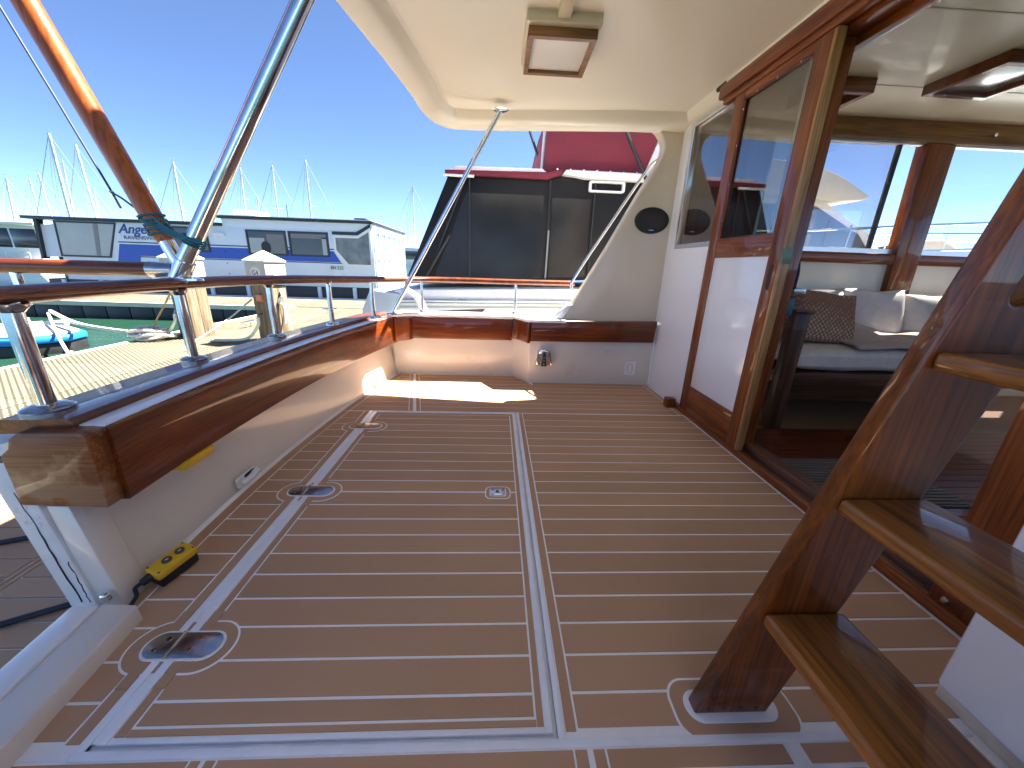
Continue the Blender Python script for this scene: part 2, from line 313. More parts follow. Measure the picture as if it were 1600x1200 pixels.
for i in range(44): box('fender_panel', -33+i*.62, -33+i*.62+.595, 10.68, 10.755, -.80, -.425, BLACK, wk, bev=.012)

# ================================================================ OWN BOAT: deck
def xc(y): return -1.12+.06*(y-1.46)**2
deck = box('cockpit_deck', .157, 1.46, .532, 2.43, -.10, -.0016, GROOVE, bev=0); tag(deck, 'brown foam planked cockpit deck with white caulk lines', 'deck', kind='structure')
for a in ((-1.22,-.845,.532,2.43),(-1.22,1.46,-.45,.532),(-1.22,1.46,2.43,3.42)): box('deck_base', *a, -.10, -.0016, GROOVE, deck, bev=0)
box('gutter_floor', -.86, .17, .52, 2.44, -.10, -.0085, BEAD, deck, bev=0)
PITCHY = .0935
LY = [1.466+PITCHY*k for k in range(-9, 10)]          # caulk lines
# left field (between transom and hatch)
rows = [.548]+LY+[2.426]
for a, b in zip(rows[:-1], rows[1:]):
    plank(deck, xc(a)+.058, -.9035, xc(b)+.058, -.9035, a, b)
    plank(deck, xc(a)+.012, xc(a)+.0525, xc(b)+.012, xc(b)+.0525, a, b, name='border_strip', g=0)
box('border_strip', -.898, -.868, .545, 2.427, -.0030, 0, EVA, deck, bev=.0012, seg=1)
# right field (between hatch and cabin)
for a, b in zip(rows[:-1], rows[1:]): plank(deck, .206, 1.374, .206, 1.374, a, b)
box('border_strip', .177, .2005, .545, 2.427, -.0030, 0, EVA, deck, bev=.0012, seg=1)
# far field
FY = [2.434]+[2.434+PITCHY*k for k in range(1, 10)]+[3.352]
def sx(y): return -.557-.21*(y-2.43)
def xr(y):
    if y < 3.155: return 1.352
    return .30-(y-3.155)*.62
for a, b in zip(FY[:-1], FY[1:]):
    plank(deck, xc(a)+.058, sx(a)-.043, xc(b)+.058, sx(b)-.043, a, b)
    plank(deck, xc(a)+.012, xc(a)+.0525, xc(b)+.012, xc(b)+.0525, a, b, name='border_strip', g=0)
    ra, rb = xr(a), xr(b)
    if a < 3.155 < b: ra = .33; rb = xr(b)
    plank(deck, sx(a)+.043, ra, sx(b)+.043, rb, a, b if b < 3.345 else 3.35)
    if a < 3.155 < b: plank(deck, .34, 1.352, .34, 1.352, a, 3.155, name='border_strip')
for o in (-.0375, .0115): prism('border_strip', [(sx(2.437)+o,2.437),(sx(2.437)+o+.026,2.437),(sx(3.35)+o+.026,3.35),(sx(3.35)+o,3.35)], 'z', -.0030, 0, EVA, deck, bev=.001, seg=1)
prism('seam_bead', [(sx(2.43)-.008,2.43),(sx(2.43)+.008,2.43),(sx(3.35)+.008,3.35),(sx(3.35)-.008,3.35)], 'z', -.0045, .0005, BEAD, deck)
box('border_strip', 1.3575, 1.385, 2.437, 3.155, -.0030, 0, EVA, deck, bev=.001, seg=1)
# near field
NY = [.4715-PITCHY*k for k in range(0, 10)]
for a, b in zip(NY[1:], NY[:-1]):
    plank(deck, -.985, -.62, -.985, -.62, a, b); plank(deck, -.56, .185, -.56, .185, a, b); plank(deck, .26, 1.10, .26, 1.10, a, b)
for x0, x1 in ((-.985,-.62),(-.56,.185),(.26,.66),(.70,1.10)): box('border_strip', x0, x1, .477, .512, -.0030, 0, EVA, deck, bev=.001, seg=1)
for x0, x1 in ((-.615,-.595),(-.585,-.565),(.19,.216),(.23,.255)): box('border_strip', x0, x1, -.37, .512, -.0030, 0, EVA, deck, bev=.001, seg=1)
box('border_strip', -.985, -.868, .5175, .528, -.0045, -.0005, BEAD, deck, bev=0)
# white beads round the hatch opening
for a in ((-.865,-.845,.53,2.432),(.157,.1745,.53,2.432),(-.865,1.12,.515,.532),(-.865,.1745,2.428,2.4365)):
    box('hatch_bead', *a, -.03, .0022, BEAD, deck, bev=.002)

# ---------------------------------------------------------------- hatch
box('hinge_seal', -.8455, -.8345, .545, 2.418, -.02, -.0005, BEAD, deck, bev=0)
hatch = thing('deck_hatch', (-.344,1.481,-.03), 'large brown foam deck hatch edged by white gutters with hinges on its left', 'hatch')
box('lid', -.835, .147, .542, 2.42, -.008, -.0016, GROOVE, hatch, bev=0)
for a in ((-.8352,-.812,.5418,2.4202),(.130,.1472,.5418,2.4202),(-.812,.130,.5418,.554),(-.812,.130,2.409,2.4202)): box('edge_bead', *a, -.0082, .0026, BEAD, hatch, bev=.003)
HR = [.5725]+LY[:-1]+[LY[-1], 2.376]
for a, b in zip(HR[:-1], HR[1:]):
    if b-a < .02: continue
    plank(hatch, -.782, .1065, -.782, .1065, a, b)
for a in ((-.810,-.7875,.556,2.407),(.112,.128,.556,2.407)): box('border_strip', *a, -.0030, 0, EVA, hatch, bev=.001, seg=1)
for a in ((-.7865,.111,.556,.5700),(-.7865,.111,2.3785,2.407)): box('border_strip', *a, -.0030, 0, EVA, hatch, bev=.001, seg=1)
box('centre_caulk', -.78, .105, 1.4625, 1.4705, -.004, .0004, BEAD, hatch, bev=0)
for (cx, cy, mt, i) in ((-.823,.757,DULLST,0),(-.822,1.466,DULLST,1),(-.815,2.17,BRASS,2)):
    ro = .10
    plate(hatch, stadium(cx, cy, .275, .150), -.001, .0008, GROOVE, 'caulk_ring')
    plate(hatch, stadium(cx, cy, .264, .139), -.001, .0016, EVA, 'hinge_surround')
    for x0, x1 in ((cx-.075,cx-.045),(cx+.013,cx+.041)):
        plate(hatch, [(x0,cy-.105),(x1,cy-.105),(x1,cy+.105),(x0,cy+.105)], -.001, .0022, EVA, 'border_strip')
    for x0, x1 in ((cx-.042,cx-.022),(cx-.012,cx+.011)): box('edge_bead', x0, x1, cy-.11, cy+.11, -.01, .0030, BEAD, hatch, bev=.0014)
    plate(hatch, stadium(cx+.005, cy, .205, .083), -.001, .0036, GROOVE, 'caulk_ring')
    h = prism('hinge', stadium(cx+.005, cy, .192, .070), 'z', 0, .0062, mt, hatch, bev=.0014)
    tube('pin', [(cx-.017,cy-.036,.0062),(cx-.017,cy+.036,.0062)], .005, mt, h, seg=10)
    for sx_, sy_ in ((-.06,-.014),(-.045,.016),(.035,.018),(.028,-.014)):
        lathe('screw', [(.0001,.0064),(.006,.0066),(.0066,.006)], (cx+sx_, cy+sy_, 0), CHROME, h, seg=12)
plate(hatch, stadium(.025,1.463,.118,.098,p=.03), -.001, .0008, GROOVE, 'caulk_ring'); plate(hatch, stadium(.025,1.463,.108,.088,p=.027), -.001, .0016, EVA, 'latch_surround')
plate(hatch, stadium(.025,1.463,.076,.062,p=.012), -.001, .0022, GROOVE, 'caulk_ring')
la = prism('latch', stadium(.025,1.463,.066,.054,p=.009), 'z', 0, .006, plain('pale_latch_steel', (.62,.76,.82), .25, metal=.6, var=.15, scale=40), hatch, bev=.0014)
prism('latch_pull', [(.010,1.455),(.034,1.455),(.022,1.478)], 'z', .005, .0072, DARKTRIM, la)
for dx in (-.024,.024):
    for dy in (-.018,.018): lathe('screw', [(.0001,.0070),(.004,.0070),(.0045,.006)], (.025+dx,1.463+dy,0), DARKTRIM, la, seg=10)

# ---------------------------------------------------------------- transom bulwark (curved)
def tpath(y0, y1, n=28):
    out = []
    for i in range(n+1):
        y = y0+(y1-y0)*i/n; d = .12*(y-1.46); L_ = math.hypot(1, d); out.append((xc(y), y, 1/L_, -d/L_))
    return out
tb = thing('transom_bulwark', (-1.12,2.0,0), 'curved stern bulwark with varnished timber face board and cap', 'bulwark')
sweep('wall', tpath(.952,3.36), [(.012,-.05),(0,.0),(-.085,.33),(-.085,.53),(-.14,.53),(-.21,.5),(-.09,-.7)], WALL, tb)
sweep('face_board', tpath(.962,3.30), [(-.09,.318),(.046,.314),(.052,.322),(.052,.535),(.046,.546),(-.09,.547)], W_Y, tb)
sweep('white_ledge', tpath(.962,3.30), [(.044,.532),(.044,.5475),(.012,.551),(-.03,.551),(-.03,.532)], WHITE, tb)
sweep('cap_rail', tpath(.95,3.34), [(-.018,.532),(-.018,.560),(-.030,.572),(-.19,.572),(-.205,.562),(-.205,.532)], W_Y, tb)
sweep('toe_fillet', tpath(.90,3.34), [(.0,-.004),(.012,-.004),(.004,.004),(0,.012)], WHITE, tb)
eb = prism('end_block', [(-1.30,.325),(-1.071,.318),(-1.066,.40),(-1.066,.538),(-1.085,.548),(-1.235,.546),(-1.262,.528),(-1.272,.50),(-1.30,.478)], 'y', .916, .972, WORN, tb, bev=.006); 
eb['label'] = 'weathered bare timber end of the board'
# end of the bulwark at the gate opening (leans back with height)
def lean(o, k=.14):
    for v in o.data.vertices: v.co.y += k*max(0, v.co.z)
    return o
lean(prism('end_wall', [(-1.083,-.05),(-1.083,.0),(-1.19,.316),(-1.25,.316),(-1.155,-.05)], 'y', .882, .96, WALL, tb, bev=.004))
pst = lean(prism('gate_post', [(-1.150,-.04),(-1.152,.0),(-1.262,.32),(-1.29,.50),(-1.42,.50),(-1.36,.36),(-1.222,-.04)], 'y', .876, .95, WORNW, tb, bev=.006)); pst['label'] = 'cracked white painted gate post'
for a, b in (((-1.195,.02),(-1.315,.36)),((-1.172,.02),(-1.212,.15))):
    n_c = 14; L_ = []; R_ = []
    for k in range(n_c+1):
        t = k/n_c; x = a[0]+(b[0]-a[0])*t+random.uniform(-.003,.003); z = a[1]+(b[1]-a[1])*t; w = .0014*random.random()+.0006; L_.append((x-w,z)); R_.append((x+w,z))
    lean(prism('crack', L_+R_[::-1], 'y', .8752, .88, DARKTRIM, tb))
lathe('bolt_hole', [(.0001,.003),(.010,.003),(.012,0)], (-1.335,.940,.455), DARKTRIM, tb, axis=(0,-1,0), seg=14)
lathe('latch_eye', [(.004,.0),(.016,.004),(.015,.014),(.005,.02),(.0001,.02)], (-1.115,.878,.045), STEEL, tb, axis=(0,-1,0), seg=14)
co = thing('gate_sill', (-1.05,.2,0), 'worn white threshold of the stern gate opening at lower left', 'threshold')
def cpath(y0, y1, n=12): return [(xc(y)+.125*0, y, nx, ny) for (x, y, nx, ny) in tpath(y0, y1, n)]
sweep('inner_sill', [(xc(y)+.04, y, 1, 0) for y in (-.42,-.2,.1,.35,.6,.842)], [(.062,-.01),(.056,.050),(-.035,.055),(-.035,-.02)], WALL, co, bev=.004)
sweep('outer_sill', [(xc(y)+.04, y, 1, 0) for y in (-.42,-.2,.1,.35,.6,.834)], [(-.036,-.02),(-.036,.061),(-.112,.055),(-.125,.03),(-.14,-.3)], WHITE, co, bev=.004)
box('yellow_mount', -1.112, -1.058, 1.16, 1.30, .288, .3165, YEL, tb, bev=.004)
# scuppers
for y, z, ly in ((1.50,.030,.13),(2.98,.03,.15)):
    s = thing('scupper', (xc(y)+.01,y,z), 'white scupper fitting low on stern wall '+('below the middle of the timber board' if y < 2 else 'beside the far corner'), 'scupper', 'scupper fittings')
    prism('flange', stadium(y, z+.02, ly, .055, p=.02), 'x', xc(y)+.002, xc(y)+.014, WHITE, s, bev=.003)
    tube('hood', [(xc(y)+.014,y-ly*.35,z+.012),(xc(y)+.02,y+ly*.12,z+.016),(xc(y)+.026,y+ly*.4,z+.032)], [.013,.015,.017], WHITE, s)
    prism('slot', stadium(y+ly*.1, z+.036, ly*.5, .014), 'x', xc(y)+.0143, xc(y)+.0165, DARKTRIM, s)

# ---------------------------------------------------------------- far side bulwark
sbw = thing('side_bulwark', (.2,3.3,0), 'far side bulwark with stepped varnished face boards', 'bulwark')
prism('wall', [(-.93,3.36),(.167,3.36),(.30,3.155),(1.46,3.155),(1.46,3.42),(-.93,3.42)], 'z', -.05, .535, WALL, sbw, bev=.008)
prism('outer_hull', [(-1.2,3.42),(6,3.42),(6,3.60),(-.85,3.60),(-1.15,3.45)], 'z', -.9, .52, WHITE, sbw)
box('face_board', -.745, .150, 3.31, 3.358, .348, .538, W_X, sbw, bev=.005)
prism('corner_board', [(-.90,3.245),(-.868,3.215),(-.76,3.30),(-.76,3.352),(-.86,3.352)], 'z', .335, .535, M_Z, sbw, bev=.004)
prism('corner_board', [(-.757,3.303),(-.748,3.306),(-.748,3.352),(-.757,3.352)], 'z', .34, .533, W_Z, sbw)
prism('corner_board', [(.153,3.312),(.196,3.300),(.262,3.155),(.275,3.112),(.30,3.118),(.30,3.16),(.17,3.356),(.153,3.356)], 'z', .365, .546, W_Z, sbw, bev=.006)
prism('face_board', [(.303,.385),(1.372,.398),(1.385,.58),(.303,.552)], 'y', 3.105, 3.152, W_X, sbw, bev=.005)
prism('cap', [(-.95,3.23),(-.88,3.205),(-.76,3.30),(.16,3.30),(.27,3.10),(.60,3.10),(.60,3.52),(-.90,3.52)], 'z', .548, .572, WHITE, sbw, bev=.007)
nbw = thing('near_bulwark', (.2,-.44,0), 'near side bulwark with varnished face board behind the photographer', 'bulwark')
box('wall', -1.0, 1.40, -.50, -.44, -.05, .535, WALL, nbw, bev=.008); box('outer_hull', -1.1, 6.0, -.68, -.505, -.9, .52, WHITE, nbw, bev=.01); box('face_board', -.98, 1.38, -.4395, -.39, .348, .538, W_X, nbw, bev=.005); box('cap', -1.0, 1.40, -.62, -.39, .54, .566, WHITE, nbw, bev=.007)
# clamshell courtesy light and outlet
cl = thing('deck_light', (.42,3.155,.16), 'small chrome clamshell deck light on the far white wall', 'light')
prism('hood', [(.355,.175),(.375,.30),(.39,.315),(.46,.315),(.475,.30),(.495,.175)], 'y', 3.10, 3.155, CHROME, cl, bev=.014, seg=3)
prism('louvre', [(.398,.17),(.412,.285),(.438,.285),(.452,.17)], 'y', 3.085, 3.105, DARKTRIM, cl, bev=.006)
for z in (.19,.22,.25): lathe('lens', [(.0001,.006),(.008,.005),(.01,0)], (.425,3.085,z), CHROME, cl, axis=(0,-1,0), seg=12)
for x in (.358,.492): tube('side_rib', [(x,3.11,.18),(x+(.02 if x < .4 else -.02),3.11,.30)], .008, CHROME, cl, seg=8)
ol = thing('shower_outlet', (1.215,3.155,.09), 'small white outlet box near the cabin corner', 'outlet')
holed('bezel', stadium(1.214,.155,.098,.135,p=.014), [stadium(1.214,.152,.05,.095,p=.024)], 'y', 3.142, 3.155, WHITE, ol, bev=.002)
prism('recess', stadium(1.214,.152,.056,.1,p=.027), 'y', 3.149, 3.156, ALU, ol); prism('flap', stadium(1.214,.152,.03,.08,p=.014), 'y', 3.143, 3.15, WHITE, ol, bev=.002)

# ---------------------------------------------------------------- wing panel, speaker, grab rail
wing = thing('wing_panel', (1.1,3.2,.56), 'cream moulded side wing rising from the bulwark to the roof', 'panel')
prism('panel', [(.53,.556),(.60,.64),(.683,.756),(.913,1.175),(1.123,1.586),(1.243,1.80),(1.268,1.87),(1.268,1.92),(1.245,1.965),(1.213,2.005),(1.127,2.05),(1.127,2.12),(1.47,2.12),(1.47,.56)], 'y', 3.195, 3.30, CREAM, wing, bev=.016, seg=3)
prism('foot_moulding', [(.49,.560),(.575,.572),(.66,.70),(.62,.70)], 'y', 3.17, 3.31, WHITE, wing, bev=.012)
sp = thing('loudspeaker', (1.247,3.195,1.29), 'black oval loudspeaker on the cream wing panel', 'speaker')
lathe('rim', [(.142,0),(.142,.006),(.136,.012),(.128,.012),(.126,.006)], (1.247,3.196,1.381), BLACK, sp, axis=(0,-1,0), sx=1, sy=.70, seg=40)
lathe('grille', [(.129,.004),(.127,.007),(.09,.011),(.04,.013),(.0001,.013)], (1.247,3.196,1.381), plain('speaker_grille', (.016,.008,.006), .35, var=.3, scale=200, bump=.6, bscale=400), sp, axis=(0,-1,0), sx=1, sy=.70, seg=40)
lathe('badge', [(.007,.014),(.006,.016),(.0001,.016)], (1.247,3.196,1.381), BLACK, sp, axis=(0,-1,0), seg=12)
text('badge_mark', 'PIONEER'[:0]+'\u2014', .04, (1.228,3.186,1.299), STEEL, sp)
gr = thing('grab_rail', (.68,3.30,.85), 'polished grab rail along the slanted edge of the wing panel', 'rail')
tube('rail', spline([(.70,3.33,.78),(.665,3.335,.835),(.69,3.335,.93),(.95,3.335,1.36),(1.18,3.335,1.73),(1.26,3.335,1.83),(1.33,3.335,1.86)], 8), .0125, STEEL, gr)

# ---------------------------------------------------------------- roof overhang
def outline():
    half = [(-.715,1.46),(-.70,1.70),(-.683,1.93),(-.615,2.385),(-.56,2.85)]
    arc = spline([(-.56,2.85,0),(-.545,3.08,0),(-.49,3.27,0),(-.38,3.375,0),(-.22,3.392,0)], 7)
    half += [(a.x, a.y) for a in arc[1:]]+[(.1,3.36),(.5,3.305),(1.0,3.245),(1.5,3.22)]
    return [(x, 2.92-y) for x, y in half[:0:-1]]+half
def inset(poly, d):
    n = len(poly); out = []
    for i in range(n):
        a, b, c = Vector(poly[i-1]), Vector(poly[i]), Vector(poly[(i+1) % n])
        e1, e2 = (b-a).normalized(), (c-b).normalized(); n1 = Vector((e1.y,-e1.x)); n2 = Vector((e2.y,-e2.x)); m = (n1+n2)
        m = m/max(.3, m.length_squared)*2 if m.length > .1 else n1
        out.append((b.x+m.x*d, b.y+m.y*d))
    return out
roof = thing('roof_overhang', (.4,1.5,2.0), 'cream moulded flybridge overhang above the cockpit', 'roof')
OL = outline(); rings = [(OL, 2.16),(OL, 2.012),(inset(OL,.012), 2.0),(inset(OL,.028), 2.0),(inset(OL,.10), 2.022),(inset(OL,.125), 2.05),(inset(OL,.15), 2.095),(inset(OL,.17), 2.10)]
v_ = []; f_ = []; n_ = len(OL)
for poly, z in rings: v_ += [(x, y, z) for x, y in poly]
for r in range(len(rings)-1):
    for k in range(n_): f_.append((r*n_+k, r*n_+(k+1) % n_, (r+1)*n_+(k+1) % n_, (r+1)*n_+k))
mesh('soffit', v_, f_, CEIL, roof, smooth=True)
HOLE = [(.50,-.20),(1.36,-.20),(1.36,.80),(.50,.80)]           # ladder opening up to the flybridge
holed('ceiling_panel', inset(OL,.169), [HOLE], 'z', 2.0995, 2.13, CEIL, roof)
holed('flybridge_deck', OL, [HOLE], 'z', 2.135, 2.165, WHITE, roof)
cm = inset(OL, .05); ci = inset(OL, .11); n0 = len(OL)              # open-topped coaming wall along the outer edge
v_ = [(x,y,2.164) for x, y in cm[:n0]]+[(x,y,3.2) for x, y in cm[:n0]]+[(x,y,3.2) for x, y in ci[:n0]]+[(x,y,2.164) for x, y in ci[:n0]]
f_ = [(r*n0+k, r*n0+k+1, ((r+1) % 4)*n0+k+1, ((r+1) % 4)*n0+k) for r in range(4) for k in range(n0-1)]+[(0,n0,2*n0,3*n0),(n0-1,2*n0-1,3*n0-1,4*n0-1)]
mesh('flybridge_coaming', v_, f_, WHITE, roof)
clt = thing('ceiling_light', (.29,2.3,2.02), 'square timber framed ceiling light under the cockpit roof', 'light')
box('housing', .115, .465, 2.085, 2.50, 2.058, 2.104, CREAM, clt, bev=.006)
holed('timber_frame', [(.128,2.118),(.452,2.118),(.462,2.492),(.128,2.492)], [[(.153,2.146),(.427,2.146),(.434,2.467),(.153,2.467)]], 'z', 2.018, 2.059, wood('frame_teak', (.20,.08,.025), (.36,.17,.06), 'X'), clt, bev=.003)
box('diffuser', .15, .437, 2.14, 2.47, 2.036, 2.056, plain('opal_diffuser', (.74,.72,.68), .35, var=.03), clt, bev=.002)
box('conduit', .255, .315, .4, 2.084, 2.070, 2.103, CREAM, clt, bev=.004)
fp = thing('roof_stanchion', (-.87,3.2,.57), 'slim polished pole from the far corner cap up to the roof', 'pole')
tube('pole', [(-.885,3.20,.575),(.01,3.10,2.06)], .0175, STEEL, fp)
lathe('roof_flange', [(.0001,.0),(.055,.0),(.057,.006),(.05,.012),(.024,.018)], (.01,3.10,2.058), STEEL, fp, axis=(0,0,-1)); lathe('base_flange', [(.05,0),(.05,.006),(.028,.014)], (-.885,3.20,.573), STEEL, fp)

# ---------------------------------------------------------------- timber handrail with stanchions
hr = thing('handrail', (-1.26,1.6,.57), 'varnished timber handrail on polished stanchions round the stern', 'handrail')
rp_ = [(-1.24,.86,.885),(-1.26,1.02,.885),(-1.285,1.30,.885),(-1.288,1.59,.885),(-1.275,1.85,.885),(-1.24,2.13,.882),(-1.185,2.38,.878),(-1.12,2.60,.872),(-1.02,2.83,.866),(-.90,3.06,.861),(-.70,3.33,.858),(-.5,3.43,.858),(-.2,3.455,.858),(.17,3.455,.858),(.71,3.45,.862)]
tube('rail', spline(rp_, 6), [.036]*0+[.034]*60+[.03-.0]*25, W_Y, hr, seg=18, flat=.72) if False else tube('rail', spline(rp_, 6), .033, W_Y, hr, seg=18, flat=.75)
for x, y, r in ((-1.258,1.02,.021),(-1.288,1.587,.018),(-1.241,2.128,.018),(-1.122,2.59,.016),(-.955,2.955,.016),(-.665,3.42,.012),(.178,3.455,.012)):
    st = tube('stanchion', [(x,y,.572),(x,y,.87)], r, STEEL, hr)
    k = 2.6
    lathe('base_flange', [(r*k,0),(r*k,.005),(r*k*.9,.010),(r*1.3,.016)], (x,y,.572), DULLST if r > .017 else STEEL, st)
    lathe('top_collar', [(r*1.1,0),(r*1.7,.016),(r*1.7,.022)], (x,y,.842), DULLST, st)

# ---------------------------------------------------------------- poles on the rail
vx = Vector((-1.285,1.60,.915))
sp1 = thing('roof_brace', vx, 'thick polished steel brace from the stern rail up to the roof edge', 'pole')
tube('pole', [vx, (-.585,1.63,1.98)], .030, STEEL, sp1, seg=20); tube('socket', [vx+Vector((-.004,0,-.018)), vx+Vector((.045,0,.06))], .034, STEEL, sp1)
lathe('foot_plate', [(.075,0),(.075,.008),(.05,.014)], (-1.285,1.60,.9), STEEL, sp1, sx=1.3, sy=.6)
bm1 = thing('timber_boom', (-1.31,1.62,.95), 'glossy orange varnished timber boom slanting up to the left', 'boom')
d_ = (Vector((-1.60,1.63,1.79))-Vector((-1.282,1.63,.918))).normalized()
a0 = Vector((-1.283,1.64,.92)); tube('steel_end', [a0+d_*.02, a0+d_*.16], .027, CHROME, bm1, seg=18)
tube('boom', [a0+d_*.13, a0+d_*.15, a0+d_*.20, a0+d_*.26, a0+d_*3.2], [.026,.031,.0345,.037,.040], POLE_W, bm1, seg=22)
bar = thing('davit_bar', (-1.4,1.62,.93), 'dark round timber bar lying level above the stern rail', 'bar')
tube('bar', [(-1.395,1.62,.938),(-3.2,1.62,.925)], .029, W_X, bar, seg=18); tube('sleeve', [(-1.30,1.615,.938),(-1.40,1.62,.938)], [.026,.031], DULLST, bar, seg=16)
tube('stub', [(-1.93,1.62,.93),(-1.925,1.62,.78)], .016, STEEL, bar)
cord = thing('teal_lashing', (-1.3,1.63,1.09), 'teal cord lashing the timber boom to the steel brace', 'rope')
for i in range(7):
    z = 1.075+i*.011; c = a0+d_*((z-.92)/d_.z)
    pts = [c+Vector((math.cos(t)*.041, math.sin(t)*.041, .008*math.sin(t*1.3+i))) for t in [k*math.pi/8 for k in range(17)]]
    tube('wrap', pts, .004, ROPEG, cord, seg=6)
for i in range(4):
    z = 1.09+i*.014; p0 = a0+d_*((z-.92)/d_.z)+Vector((.03,-.035,0)); p1 = Vector((-1.195,1.575,1.052+i*.004)); p2 = Vector((-1.15,1.585,1.045+i*.003))
    tube('strand', spline([p0, (p0+p1)/2+Vector((0,-.01,-.006)), p1, p2], 5), .0035, ROPEG, cord, seg=6)
for i in range(3):
    c = vx+(Vector((-.585,1.63,1.98))-vx)*(.118+.008*i); tube('wrap', [c+Vector((math.cos(t)*.034,math.sin(t)*.034,-.02*math.cos(t))) for t in [k*math.pi/8 for k in range(17)]], .0038, ROPEG, cord, seg=6)
ln = thing('halyard', (-1.45,1.6,1.17), 'thin dark line running up to the left behind the boom', 'rope')
tube('line', [(-1.90,1.665,2.30),(-1.71,1.66,1.785),(-1.617,1.66,1.532),(-1.513,1.66,1.24),(-1.507,1.66,1.222)], .0038, plain('dark_line', (.05,.07,.10), .7), ln, seg=8)
lathe('eye', [(.004,-.006),(.009,0),(.004,.006)], (-1.508,1.66,1.222), STEEL, ln, seg=10)
tube('tail', [(-1.505,1.66,1.215),(-1.485,1.655,1.165)], .004, plain('red_grey_cord', (.25,.18,.2), .8), ln, seg=6)
tube('lashing_line', spline([(-1.507,1.66,1.22),(-1.47,1.655,1.20),(-1.41,1.65,1.155),(-1.345,1.645,1.125)], 6), .0038, ROPEG, ln, seg=6)

# ---------------------------------------------------------------- swim platform
sw = box('swim_platform', -2.35, -1.20, -.45, 3.3, -.30, -.206, GROOVE, bev=.01); tag(sw, 'brown foam planked swim platform beyond the stern gate post', 'platform')
for i in range(38):
    y = -.40+i*PITCHY
    for x0, x1 in ((-2.30,-1.86),(-1.80,-1.24)): plank(sw, x0, x1, x0, x1, y, y+PITCHY, zt=-.2, th=.006)
for x0, x1 in ((-2.345,-2.306),(-1.853,-1.834),(-1.826,-1.807)): box('border_strip', x0, x1, -.40, 3.25, -.206, -.2, EVA, sw, bev=.001, seg=1)
for k, (p, q) in enumerate((((-2.1,.70,-.19),(-1.26,1.16,-.18)),((-2.2,1.32,-.19),(-1.3,1.62,-.18)))):
    sl = tube('platform_hose', spline([p, ((p[0]+q[0])/2,(p[1]+q[1])/2+.02,-.188), q], 8), .011, BLACK, None, seg=10)
    tag(sl, ('nearer' if k == 0 else 'farther')+' of two black cables lying across the swim platform', 'cable', 'cables on the swim platform')

# ---------------------------------------------------------------- yellow remote
rm = thing('remote_control', (-1.055,.995,0), 'yellow windlass remote leaning at the foot of the stern wall', 'remote')
def loc(p, o=Vector((-1.034,1.004,.045)), ax=Vector((.30,.90,.10)).normalized()):
    up = Vector((.05,-.22,.95)); up = (up-ax*up.dot(ax)).normalized(); sd_ = ax.cross(up); return o+ax*p[0]+sd_*p[1]+up*p[2]
def lbox(name, hx, hy, z0, z1, mat, parent, bev, cx=0, cy=0):
    return mesh(name, [loc((cx+sx_*hx, cy+sy_*hy, z)) for z in (z0, z1) for sx_, sy_ in ((-1,-1),(1,-1),(1,1),(-1,1))], BOXF, mat, parent, smooth=True, bev=bev, seg=3)
lbox('back_shell', .056, .028, -.040, -.002, BLACK, rm, .006); lbox('front_shell', .060, .031, -.006, .024, YEL, rm, .009)
for cx in (-.012, .026):
    b_ = mesh('button', [loc((cx+math.cos(a)*.0135, math.sin(a)*.0135, z)) for z in (.022,.0275) for a in [k*math.pi/10 for k in range(20)]], [tuple(range(20)), tuple(range(39,19,-1))]+[(k,(k+1) % 20,20+(k+1) % 20,20+k) for k in range(20)], plain('grey_button', (.10,.085,.07), .5), rm)
    lbox('mark', .004, .002, .0276, .0284, WHITE, b_, 0, cx=cx)
for sx_ in (-.051,.051):
    for sy_ in (-.023,.023): lbox('screw', .003, .003, .0235, .0248, DARKTRIM, rm, .001, cx=sx_, cy=sy_)
tube('gland', [loc((-.058,-.004,.004)), loc((-.084,-.006,.002))], [.014,.011], BLACK, rm)
tube('cable', spline([loc((-.078,-.006,.002)), loc((-.098,-.012,-.004)), (-1.062,.90,.020), (-1.062,.878,.006), (-1.050,.862,-.003)], 6), .0055, BLACK, rm, seg=8)

# ================================================================ CABIN: aft bulkhead
cb = thing('cabin_bulkhead', (1.43,2.4,0), 'white aft cabin wall with an aluminium framed window', 'wall')
holed('wall', [(1.885,-.03),(3.21,-.03),(3.21,2.12),(1.885,2.12)], [[(1.97,1.185),(3.025,1.185),(3.025,1.995),(1.97,1.995)]], 'x', 1.405, 1.445, WHITE, cb)
wn = holed('window_frame', [(1.95,1.165),(3.045,1.165),(3.045,2.012),(1.95,2.012)], [[(1.98,1.195),(3.015,1.195),(3.015,1.985),(1.98,1.985)]], 'x', 1.396, 1.45, ALU, cb, bev=.004)
box('pane', 1.418, 1.422, 1.98, 3.015, 1.195, 1.985, DARKG, wn, bev=0)
tube('corner_fillet', [(1.402,3.152,0),(1.402,3.152,.5)], .008, WHITE, cb, seg=8); box('floor_fillet', 1.388, 1.406, 2.62, 3.155, -.004, .006, WHITE, cb, bev=.004)
box('soffit_fillet', 1.38, 1.405, .7, 3.2, 2.088, 2.112, CREAM, cb, bev=.008)
dw = thing('doorway_frame', (1.45,1.3,0), 'varnished timber frame of the saloon doorway with weathered sill', 'door frame')
box('jamb', 1.4065, 1.50, 1.862, 1.945, .05, 2.10, M_Z, dw, bev=.004); box('jamb', 1.40, 1.48, .70, .862, .03, 2.10, M_Z, dw, bev=.004)
box('inner_head', 1.42, 1.50, .86, 1.862, 1.96, 2.10, M_Y, dw, bev=.004); box('inner_head_strip', 1.502, 1.54, .70, 1.95, 1.93, 2.0, M_Y, dw, bev=.003)
box('track_strip', 1.384, 1.412, .62, 2.62, -.002, .042, M_Y, dw, bev=.008); box('channel', 1.4125, 1.455, .62, 2.62, -.01, .026, WORN_Y, dw, bev=.003)
